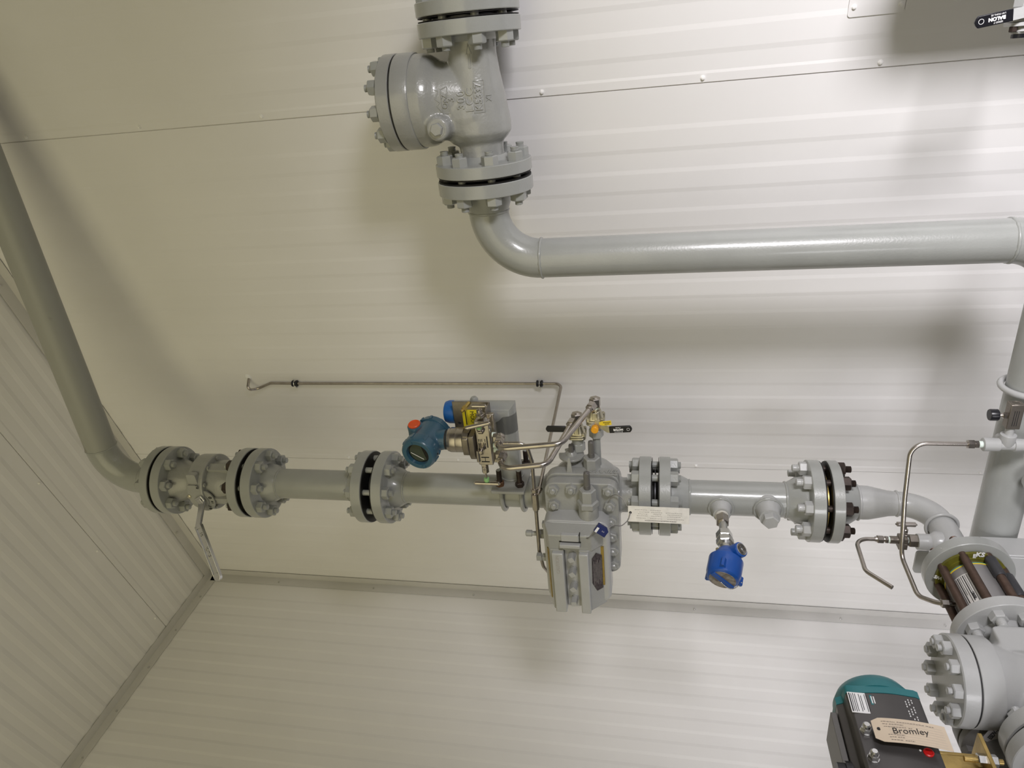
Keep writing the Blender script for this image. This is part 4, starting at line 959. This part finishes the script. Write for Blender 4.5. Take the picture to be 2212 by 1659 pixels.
# ================================================================== INSTRUMENT BALL VALVES
def grip(m, p, d, wv, L, W, T, tip=.28):
    d = Vector(d).normalized(); wv = (Vector(wv)-d*Vector(wv).dot(d)).normalized(); n = d.cross(wv)
    c = W*tip
    pts = [(0, -W/2), (L-c, -W/2), (L-.002, -W/2+c*.8), (L, 0), (L-.002, W/2-c*.8), (L-c, W/2), (0, W/2)]
    m.prism(pts, p, d, wv, n, -T/2, T/2); return n
def ivalve(label, a0, b, z, hdir, front, tag=False, handle_a=None):
    """small ball valve standing on a tap pipe that rises along +a"""
    t = thing('instrument_valve', label, 'valve', S(a0, b, z), 'instrument ball valves')
    m = M(); m.cyl(S(.02, b, z), S(a0, b, z), .0105, 24); part('tap_pipe', m, PAINT, t)
    m = M(); m.hexn(S(a0-.004, b, z), DA, .033, .024, phase=.2); part('end_connector', m, PAINT, t, angle=25)
    m = M(); m.lathe(S(a0+.018, b, z), DA, [(0, .0165), (.022, .0175)], 28); part('valve_body', m, PAINT, t)
    m = M()
    for k in (0, 1): m.prism(rrect(.047, .047, .010), S(a0+.038+.0065*k, b, z), DZ, DB, DA, 0, .0052)
    part('body_flange', m, ZINC, t, bevel=.001)
    m = M(); m.prism(rrect(.042, .042, .012), S(a0+.050, b, z), DZ, DB, DA, 0, .024, top=.62); m.prism(rrect(.014, .010, .002), S(a0+.056, b+.016, z), DZ, DB, DA, -.002, .018); m.lathe(S(a0+.072, b, z), DA, [(0, .0135), (.008, .013)], 20)
    part('end_adapter', m, ZINC, t, bevel=.0015)
    for dz in (-.0175, .0175):
        for db in (-.0175, .0175):
            m = M(); m.hexn(S(a0+.049, b+db, z+dz), DA, .0105, .008); part('body_bolt', m, ZINC, t, angle=25)
    m = M(); m.lathe(S(a0+.080, b, z), DA, [(0, .0105), (.006, .0105)], 20); part('thread_tape', m, TAPE, t)
    m = M(); m.hexn(S(a0+.084, b, z), DA, .026, .024, both=True, phase=.4); m.lathe(S(a0+.1075, b, z), DA, [(0, .0105), (.003, .006)], 16); part('elbow_fitting', m, STEEL, t, angle=25)
    sa = handle_a or a0+.022
    if front:
        m = M(); m.lathe(S(sa, b+.014, z), DB, [(0, .0125), (.010, .012)], 24); part('stem_boss', m, PAINT, t)
        m = M(); m.lathe(S(sa-.004, b+.022, z), DB, [(0, .0098), (.014, .0098), (.016, .008)], 28); part('stem_cap', m, AMBER, t, label='round amber cap')
        # cranked strip and sleeve
        m = M(); P0 = S(sa+.004, b+.024, z-.002); P1 = S(sa+.004, b+.024, z-.016); P2 = S(sa-.004, b+.032, z-.034)
        bar(m, [P0, P1, P2, P2+hdir*.008], DA, .0085, .0014); h = part('handle_strip', m, ZINC, t)
        m = M(); n_ = grip(m, P2+hdir*.003, hdir, DA, .058, .0185, .0055); gr = part('handle_sleeve', m, BLACKP, t, bevel=.0012, label='black vinyl handle sleeve with white lettering')
        rt = Vector(hdir).normalized(); up_ = (DA-rt*DA.dot(rt)).normalized(); nn = rt.cross(up_)
        if nn.dot(DB) < 0: nn = -nn
        g0 = P2+hdir*.003+nn*.003
        text('BALON', .0074, g0+rt*.023, rt, up_, WHITEI, gr, ext=.00015, bold=.0004); text('SERIES F', .0038, g0+rt*.023+up_*.0062, rt, up_, WHITEI, gr, ext=.00015); text('1/4F-F93NL-SE', .0036, g0+rt*.023-up_*.0062, rt, up_, WHITEI, gr, ext=.00015)
        m = M(); m.torus(g0+rt*.048, nn, .0036, .0004, 24, 6); part('printed_ring', m, WHITEI, gr)
    else:
        m = M(); m.lathe(S(sa, b-.014, z), -DB, [(0, .0125), (.014, .010)], 24); part('stem_boss', m, PAINT, t)
        m = M(); P0 = S(sa, b-.024, z-.008); P1 = S(sa, b-.026, z+.014); P2 = S(sa, b-.020, z+.030)
        bar(m, [P0, P1, P2, P2+DZ*.012], DA, .008, .0014); h = part('handle_strip', m, ZINC, t)
        m = M(); grip(m, P2+DZ*.004, DZ, DA, .055, .0180, .0055); part('handle_sleeve', m, BLACKP, t, bevel=.0012, label='black vinyl handle sleeve')
    return t
tv = ivalve('small instrument ball valve with an amber cap and lettered black handle pointing right', .188, 0, 1.670, -DZ+DA*.07, True, handle_a=.225)
ivalve('small instrument ball valve half hidden by tubing, black handle pointing left', .132, -.02, 1.722, DZ, False, handle_a=.180)
m = M(); c_ = S(.241, .034, 1.644); rt = (-DZ+DA*.12).normalized(); up_ = (DA-rt*DA.dot(rt)).normalized(); nn = rt.cross(up_)
m.prism([(-.014, -.003), (-.006, -.0062), (.017, -.0062), (.017, .0062), (-.006, .0062), (-.014, .004)], c_, rt, up_, nn, 0, .0008)
yt = single('vinyl_tag', 'small yellow tag with black print on the amber-capped valve', 'tag', m, YELLOWT, c_)
for k, (w1, y) in enumerate(((.0085, .0022), (.0050, -.0022))):
    x = -w1+.005
    while x < w1+.005:
        l_ = random.uniform(.0014, .003); m = M(); m.box(c_+nn*.0009*(1 if nn.dot(DB) > 0 else 1)+rt*(x+l_/2)+up_*y, rt*l_/2, up_*.0010, nn*.0002); part('printed_line', m, INK, yt); x += l_+.0007
m = M(); m.sbox(.232, .244, .020, .026, 1.655, 1.670); part('tag_clip', m, ZINC, yt)

# ================================================================== METAL TAG, SEAL
t = thing('metal_tag', 'rectangular aluminium tag stamped with faint text, wired in front of a flange joint', 'tag', S(.03, .135, 1.51))
TC = S(.0385, .137, 1.510); tr = (-DZ-DA*.010).normalized(); tu = (DA*.955-DB*.28); tu = (tu-tr*tu.dot(tr)).normalized(); tn = tr.cross(tu)
m = M(); m.prism(rrect(.150, .0415, .001, 2), TC, tr, tu, tn, 0, .0008); tp = part('tag_plate', m, ALU, t)
m = M(); m.lathe(TC-tr*.0690+tu*.003, tn, [(.0008, .0034), (.0011, .0034)], 18); part('tag_hole', m, BLACKGAP, t)
rows = (('SERIAL NO', .011, -.052, -.026), ('', 0, 0, 0))
for y, segs in ((.0115, ((-.058, -.028), (-.020, .004))), (.0060, ((-.047, -.022), (-.018, .008), (.018, .058))), (.0010, ((-.050, -.028), (-.012, .008), (.022, .055))), (-.0040, ((-.053, -.028), (-.018, .010), (.022, .055))), (-.0100, ((-.054, -.030), (-.020, .010), (.022, .062)))):
    for x0, x1 in segs:
        x = x0
        while x < x1:
            l_ = random.uniform(.0016, .0036); m = M(); m.box(TC+tn*.00085+tr*(x+l_/2)+tu*(y-.0006*random.random()), tr*l_/2, tu*.0009, tn*.0001); part('stamped_text', m, GREYINK, tp); x += l_+.0012
x = -.033
while x < .042:
    l_ = random.uniform(.0018, .0036); m = M(); m.box(TC+tn*.00085+tr*(x+l_/2)+tu*-.0160, tr*l_/2, tu*.0010, tn*.0001); part('stamped_text', m, mat('dark_stamp', (.2, .19, .18), .6), tp); x += l_+.001
t = thing('wire_seal', 'navy plastic security seal on a wire loop over the orifice fitting cover', 'seal', S(.05, .20, 1.645))
SC = S(.0255, .190, 1.648); s1 = (-DZ*.80-DA*.58).normalized(); s2 = (DA*.78-DZ*.55+DB*-.25); s2 = (s2-s1*s2.dot(s1)).normalized(); s3 = s1.cross(s2)
if s3.dot(DB) < 0: s3 = -s3
m = M(); m.prism([(-.016, -.012), (.016, -.012), (.016, .006), (.008, .012), (-.016, .012)], SC, s1, s2, s3, -.004, .006); sb_ = part('seal_body', m, NAVY, t, bevel=.001)
m = M(); m.box(SC-s1*.0115-s2*.004+s3*.0062, s1*.003, s2*.007, s3*.0004); part('seal_label', m, WHITEL, sb_)
text('111', .005, SC+s1*.004+s3*.0064, s1, s2, WHITEI, sb_, ext=.0001)
WIRE = mat('braided_wire', (.30, .29, .28), .4, .7, bump=.5, bscale=900)
m = M(); m.tube([SC-s1*.010-s2*.004, S(-.004, .188, 1.682), S(-.010, .180, 1.692), S(-.012, .170, 1.697)], .0013, bend=.008, n=8); part('seal_wire', m, WIRE, t)
m = M(); h_ = TC-tr*.0690+tu*.003
m.tube([SC+s1*.008+s2*.004, S(.032, .178, 1.622), S(.020, .165, 1.600), S(.028, .150, 1.584), h_+tn*.003, h_-tn*.004, S(.075, .118, 1.600), S(.078, .108, 1.622), S(.052, .112, 1.636)], .0013, bend=.018, n=8, seg=6); part('seal_wire', m, WIRE, t)

# ================================================================== BLUE SENSOR HEAD ON THE LOWER SPOOL
t = thing('temperature_sensor', 'bright blue domed temperature sensor head on a chrome thermowell with a bead chain', 'sensor', S(0, .20, 1.352))
m = M(); m.lathe(S(0, .078, 1.352), DB, [(0, .0165), (.006, .0165)], 24); part('thread_tape', m, mat('old_white_tape', (.66, .64, .58), .6), t)
m = M(); m.hexn(S(0, .085, 1.352), DB, .0290, .026, both=True, phase=.5); part('thermowell_hex', m, STEEL, t, angle=25)
m = M(); m.lathe(S(0, .108, 1.352), DB, [(0, .0105), (.048, .0105)], 24); part('nipple', m, CHROME, t)
m = M(); m.hexn(S(0, .150, 1.352), DB, .034, .022, both=True); m.hexn(S(0, .174, 1.352), DB, .036, .019, both=True, phase=.1); m.lathe(S(0, .172, 1.352), DB, [(0, .017), (.002, .017)], 24); m.lathe(S(0, .193, 1.352), DB, [(0, .016), (.006, .012)], 24); part('union', m, CHROME, t, angle=25)
m = M(); m.lathe(S(0, .190, 1.352), DB, [(0, .0115), (.026, .0115)], 24); part('nipple', m, CHROME, t)
hx = (DB*.90-DA*.24+DZ*.20).normalized(); H0 = S(0, .212, 1.347)
m = M(); m.lathe(H0, hx, [(0, .018), (.008, .024), (.022, .031), (.030, .034)], 40)
cb = H0+hx*.018; cdir = (-DZ*.62+DA*.72+DB*.28).normalized()
m.lathe(cb+DZ*-.008+DA*.004, cdir, [(0, .020), (.022, .0185), (.036, .0180)], 32)
part('head_base', m, BLUEC, t, remesh=.0018, smooth=4)
m = M(); e_ = cb+DZ*-.008+DA*.004+cdir*.0362; m.lathe(e_, cdir, [(-.003, .0150), (.0008, .0150), (.0012, .0140), (.0008, .0132)], 28, cap=True); part('conduit_thread', m, CHROME, t)
for k_ in range(4):
    m = M(); m.torus(e_+cdir*.0009, cdir, .0045+.0025*k_, .0009, 28, 6); part('thread_ring', m, STEELR if k_ % 2 else GLASSD, t)
m = M(); m.lathe(H0+hx*.0305, hx, [(0, .0375), (.002, .0400), (.040, .0395), (.052, .0360), (.056, .0300)], 48)
for a in (rad(35), rad(155), rad(275)):
    u_, v_, w_ = basis(hx); e = u_*cos(a)+v_*sin(a); f_ = hx.cross(e); m.prism([(.030, -.010), (.0475, -.003), (.0475, .003), (.030, .010)], H0+hx*.064, e, f_, hx, -.008, .014)
cap = part('screw_cover', m, BLUEC, t, bevel=.001)
u_, v_, w_ = basis(hx)
m = M(); m.lathe(H0+hx*.0863, hx, [(0, .0305), (.0006, .0300)], 40); fp = part('cover_plate', m, mat('scuffed_alloy', (.42, .38, .34), .45, .6, bump=.6, bscale=300, mottle=.5, mscale=90), cap)
m = M(); m.box(H0+hx*.0878, (u_*.75-v_*.66)*.031, (u_*.66+v_*.75)*.0065, hx*.0022); part('cover_rib', m, BLUEC, cap, bevel=.001)
for k in range(17):
    a = k/16; c0 = H0+hx*(.0895-.012*a*a*a)-DZ*(-.002+.043*a)-DA*(.020*sin(a*2.6)+.004)
    m = M(); m.ball(c0, .0017, 8, 6); part('chain_bead', m, CHROME, t)
m = M(); m.lathe(H0+hx*.012+DZ*.020+DA*.012, (DB+DZ*.6+DA*.8), [(0, .0025), (.006, .0025), (.007, .0045), (.009, .0045)], 12); part('ground_screw', m, ZINC, t)

# ================================================================== SIDE NEEDLE VALVE AND DRAIN LOOP
t = thing('needle_valve', 'stainless needle valve with t-handle in the side boss behind the long tube', 'valve', S(0, .147, .95))
m = M(); m.hexn(S(0, .147, .918), DZ, .027, .020, both=True); part('hex_bushing', m, STEELR, t, angle=25)
m = M(); m.lathe(S(0, .147, .936), DZ, [(0, .0075), (.006, .0075)], 18); m.lathe(S(0, .147, .975), DZ, [(0, .0075), (.007, .0075)], 18); part('thread_tape', m, TAPE, t)
m = M(); m.lathe(S(0, .147, .9415), DZ, [(0, .0130), (.014, .0130), (.015, .009), (.036, .009)], 28); m.box(S(-.004, .147, .950), DA*.015, DB*.012, DZ*.0095); part('valve_body', m, STEELR, t, bevel=.001)
thandle(t, S(.010, .147, .948), DA, DZ, L=.040, stem=.036, green=False, hexr=.014)
m = M(); comp_nut(m, S(0, .147, .981), DZ, .015, .007); comp_nut(m, S(0, .147, .991), DZ, .0165, .014, .004); part('compression_nut', m, STEEL, t, angle=25)
m = M(); m.tube([S(0, .147, .99), S(0, .149, 1.0525), S(0, .262, 1.0570), S(0, .312, 1.0150)], .0048, bend=.030, n=16, seg=10); lt = single('drain_loop', 'short bent stainless tube ending open below the needle valve', 'tubing', m, STEEL, S(0, .2, 1.04), angle=70)
# long tube from the tee to the wafer
t = line('sensing_tubing', 'long bent stainless tube crossing in front of the elbow, tee to wafer joint', [S(.254, .130, .838), S(.254, .130, .962), S(.13, .163, .967), S(.000, .205, .968), S(-.030, .300, .957), S(-.002, .352, .935), S(-.001, .352, .905)], .0050, .034, ((S(0, .352, .932), -DZ, .0165, .014), (S(.254, .130, .850), -DZ, .018, .013), (S(.254, .130, .836), -DZ, .015, .008)))
m = M(); m.lathe(S(.254, .130, .828), -DZ, [(0, .0075), (.008, .0075)], 18); part('thread_tape', m, TAPE, t)
# tee with needle valve on the pipe at the right edge
t = thing('pipe_tee', 'pale grey threaded tee joining the long tube to the block valve', 'fitting', S(.254, .13, .775))
m = M(); c_ = S(.254, .130, .775)
m.lathe(c_, DZ, [(-.034, .0135), (-.014, .0145), (-.013, .0115), (.013, .0115), (.014, .0145), (.045, .0150), (.046, .012)], 28); m.lathe(c_, DA, [(0, .0125), (.008, .0150), (.026, .0155), (.027, .012)], 28); m.cyl(c_, S(.254, .095, .775), .010, 20)
part('tee_body', m, PAINTW, t, bevel=.0006)
m = M(); m.cyl(S(.276, .130, .775), S(.300, .130, .775), .0085, 20); m.cyl(S(.254, .130, .745), S(.254, .130, .70), .0080, 20); part('nipple', m, PAINTW, t)
t = thing('block_valve', 'stainless block needle valve with a black round knob at the right edge', 'valve', S(.33, .13, .775))
m = M(); m.prism([(-.013, -.011), (.013, -.011), (.013, .011), (-.013, .011)], S(.298, .130, .775), DZ, DB, DA, 0, .058); m.lathe(S(.356, .130, .775), DA, [(-.002, .0105), (.0005, .0105), (.0005, .007), (-.012, .0068)], 24); part('valve_block', m, STEELR, t, bevel=.002)
m = M(); m.hexn(S(.326, .130, .787), DZ, .013, .008); m.lathe(S(.326, .130, .795), DZ, [(0, .005), (.004, .003), (.010, .003)], 16); part('bonnet', m, STEEL, t)
m = M(); m.lathe(S(.327, .130, .804), DZ, [(0, .0115), (.001, .0125), (.015, .0125), (.017, .0115)], 32); part('knob', m, BLACKP, t, label='black round knob')
for j in range(3):
    m = M(); m.sbox(.306, .342, .1411, .1413, .770+.004*j, .7712+.004*j); part('etched_text', m, INK, t)
# chromed gauge rim at the right edge
t = thing('pressure_gauge', 'chrome-rimmed gauge cut off by the right edge of the photo', 'gauge', S(.15, .13, .70))
m = M(); m.torus(S(.155, .135, .690), DB, .0300, .0030, 48, 10); m.lathe(S(.155, .112, .690), DB, [(0, .029), (.022, .031)], 40); part('case', m, CHROME, t)
m = M(); m.lathe(S(.155, .1355, .690), DB, [(0, .0275), (.0005, .0275)], 40); part('dial', m, WHITEL, t)
m = M(); m.cyl(S(.155, .118, .690), S(.155, .090, .690), .006, 14); part('stem', m, CHROME, t)

# ================================================================== TOP RIGHT: LEVER VALVE
TRC = S(1.099, .165, .921)
t = thing('instrument_valve', 'small ball valve in the top right corner, black handle with upside-down lettering', 'valve', TRC, 'instrument ball valves')
m = M(); m.hexn(TRC+DA*.006, DA, .030, .024, both=True); m.lathe(TRC-DA*.03, DA, [(0, .016), (.036, .0165)], 24); m.cyl(TRC+DA*.03, TRC+DA*.14, .011); part('valve_body', m, PAINTW, t, angle=25)
m = M(); m.lathe(S(1.262, .155, 0), DZ, [(0, .057), (1.03, .057), (1.06, .050), (1.075, .030)], 40); part('shadow_pipe', m, PAINT, t)  # unseen pipe, added to cast the shadow on the back wall
m = M(); m.lathe(S(1.262, .155, 0), DZ, [(.80, .085), (.83, .085)], 40); m.cyl(S(1.262, .155, .70), S(1.262, .02, .70), .03); part('shadow_pipe_flange', m, PAINT, t)  # flange and branch of the added, unseen pipe
m = M(); m.prism(rrect(.044, .044, .010), TRC-DA*.010, DZ, DB, DA, -.005, .005); m.prism(rrect(.044, .044, .010), TRC-DA*.017, DZ, DB, DA, -.0048, .001); m.hexn(TRC-DA*.020, -DA, .026, .014, both=True); part('body_flange', m, PAINTW, t, bevel=.001)
m = M(); m.lathe(TRC-DA*.034, -DA, [(0, .012), (.006, .012)], 20); part('black_plug', m, BLACKP, t)
m = M(); m.lathe(TRC+DB*.014, DB, [(0, .012), (.012, .011)], 24); m.lathe(TRC+DB*.026, DB, [(0, .009), (.006, .009)], 20); part('stem_boss', m, PAINTW, t)
for k, dz in ((0, .0165), (1, -.0165)):
    m = M(); m.hexn(TRC-DA*.022+DZ*dz+DB*.014, -DA, .011, .008); part('body_bolt', m, DARKST if dz > 0 else PAINTW, t, angle=25)
hd = (DZ*.985-DA*.125).normalized(); wv = (DA-hd*DA.dot(hd)).normalized()
P0 = TRC+DB*.028; P2 = TRC+DB*.034+hd*.028
m = M(); bar(m, [P0-hd*.008, P0+hd*.012, P2, P2+hd*.006], wv, .0085, .0014); part('handle_strip', m, PAINTW, t)
m = M(); grip(m, P2+hd*.001, hd, wv, .0555, .0185, .0055); gr = part('handle_sleeve', m, BLACKP, t, bevel=.0012, label='black vinyl handle sleeve with white lettering')
rt = -hd*-1; nn = DB; rt = hd; up_ = (-wv); nr = rt.cross(up_)
if nr.dot(DB) < 0: rt = hd; up_ = wv; nr = rt.cross(up_)
g0 = P2+hd*.001+nr*.003
text('BALON', .0074, g0+hd*.0235, rt, up_, WHITEI, gr, ext=.00015, bold=.0004); text('SERIES F', .0038, g0+hd*.0215+up_*.0058, rt, up_, WHITEI, gr, ext=.00015); text('1/4F F93NL-SE', .0036, g0+hd*.0215-up_*.0058, rt, up_, WHITEI, gr, ext=.00015)
m = M(); m.torus(g0+hd*.046, nr, .0038, .0004, 24, 6); part('printed_ring', m, WHITEI, gr)

# ================================================================== CAMERA
cam = D.cameras.new('camera'); co = D.objects.new('camera', cam); COL.objects.link(co); bpy.context.scene.camera = co
cam.sensor_fit = 'HORIZONTAL'; cam.sensor_width = 36; cam.lens = 36*1519/2212; cam.clip_start = .02
r_ = V(-.13732501, .15798032, -.97784664); d_ = V(-.75324172, -.65774363, -.0004823); f_ = V(-.6432486, .73648865, .20932202)
Mx = Matrix((r_, -d_, -f_)).transposed().to_4x4(); Mx.translation = V(0, -1.6, 1.5); co.matrix_world = Mx

# ================================================================== LIGHT
def area(name, loc, target, sx, sy, power, col, shape='RECTANGLE', spread=180):
    l = D.lights.new(name, 'AREA'); l.energy = power; l.color = col; l.shape = shape; l.size = sx; l.size_y = sy; l.spread = rad(spread)
    o = D.objects.new(name, l); COL.objects.link(o); o.location = loc
    o.rotation_euler = (Vector(target)-Vector(loc)).to_track_quat('-Z', 'Y').to_euler(); return o
area('key_light', (1.0, -1.30, 1.0), (-.45, 0, .50), .34, .6, 25.5, (1.0, .97, 1.0), spread=108)
area('fill_light', (-1.0, -3.2, .5), (-2.6, -.25, .65), 1.6, .7, 6.3, (.985, .97, 1.0), spread=58)
area('warm_light', (-.7, -2.6, 2.7), (-1.7, -.1, 2.9), 3.6, 2.2, 13.5, (1.0, .905, .56), spread=115)
w = D.worlds.new('world'); bpy.context.scene.world = w; w.use_nodes = True
w.node_tree.nodes['Background'].inputs[0].default_value = (.9, .88, .75, 1); w.node_tree.nodes['Background'].inputs[1].default_value = 0.
sc = bpy.context.scene
sc.view_settings.view_transform = 'Standard'; sc.view_settings.look = 'None'; sc.view_settings.exposure = 0.
sc.cycles.max_bounces = 6
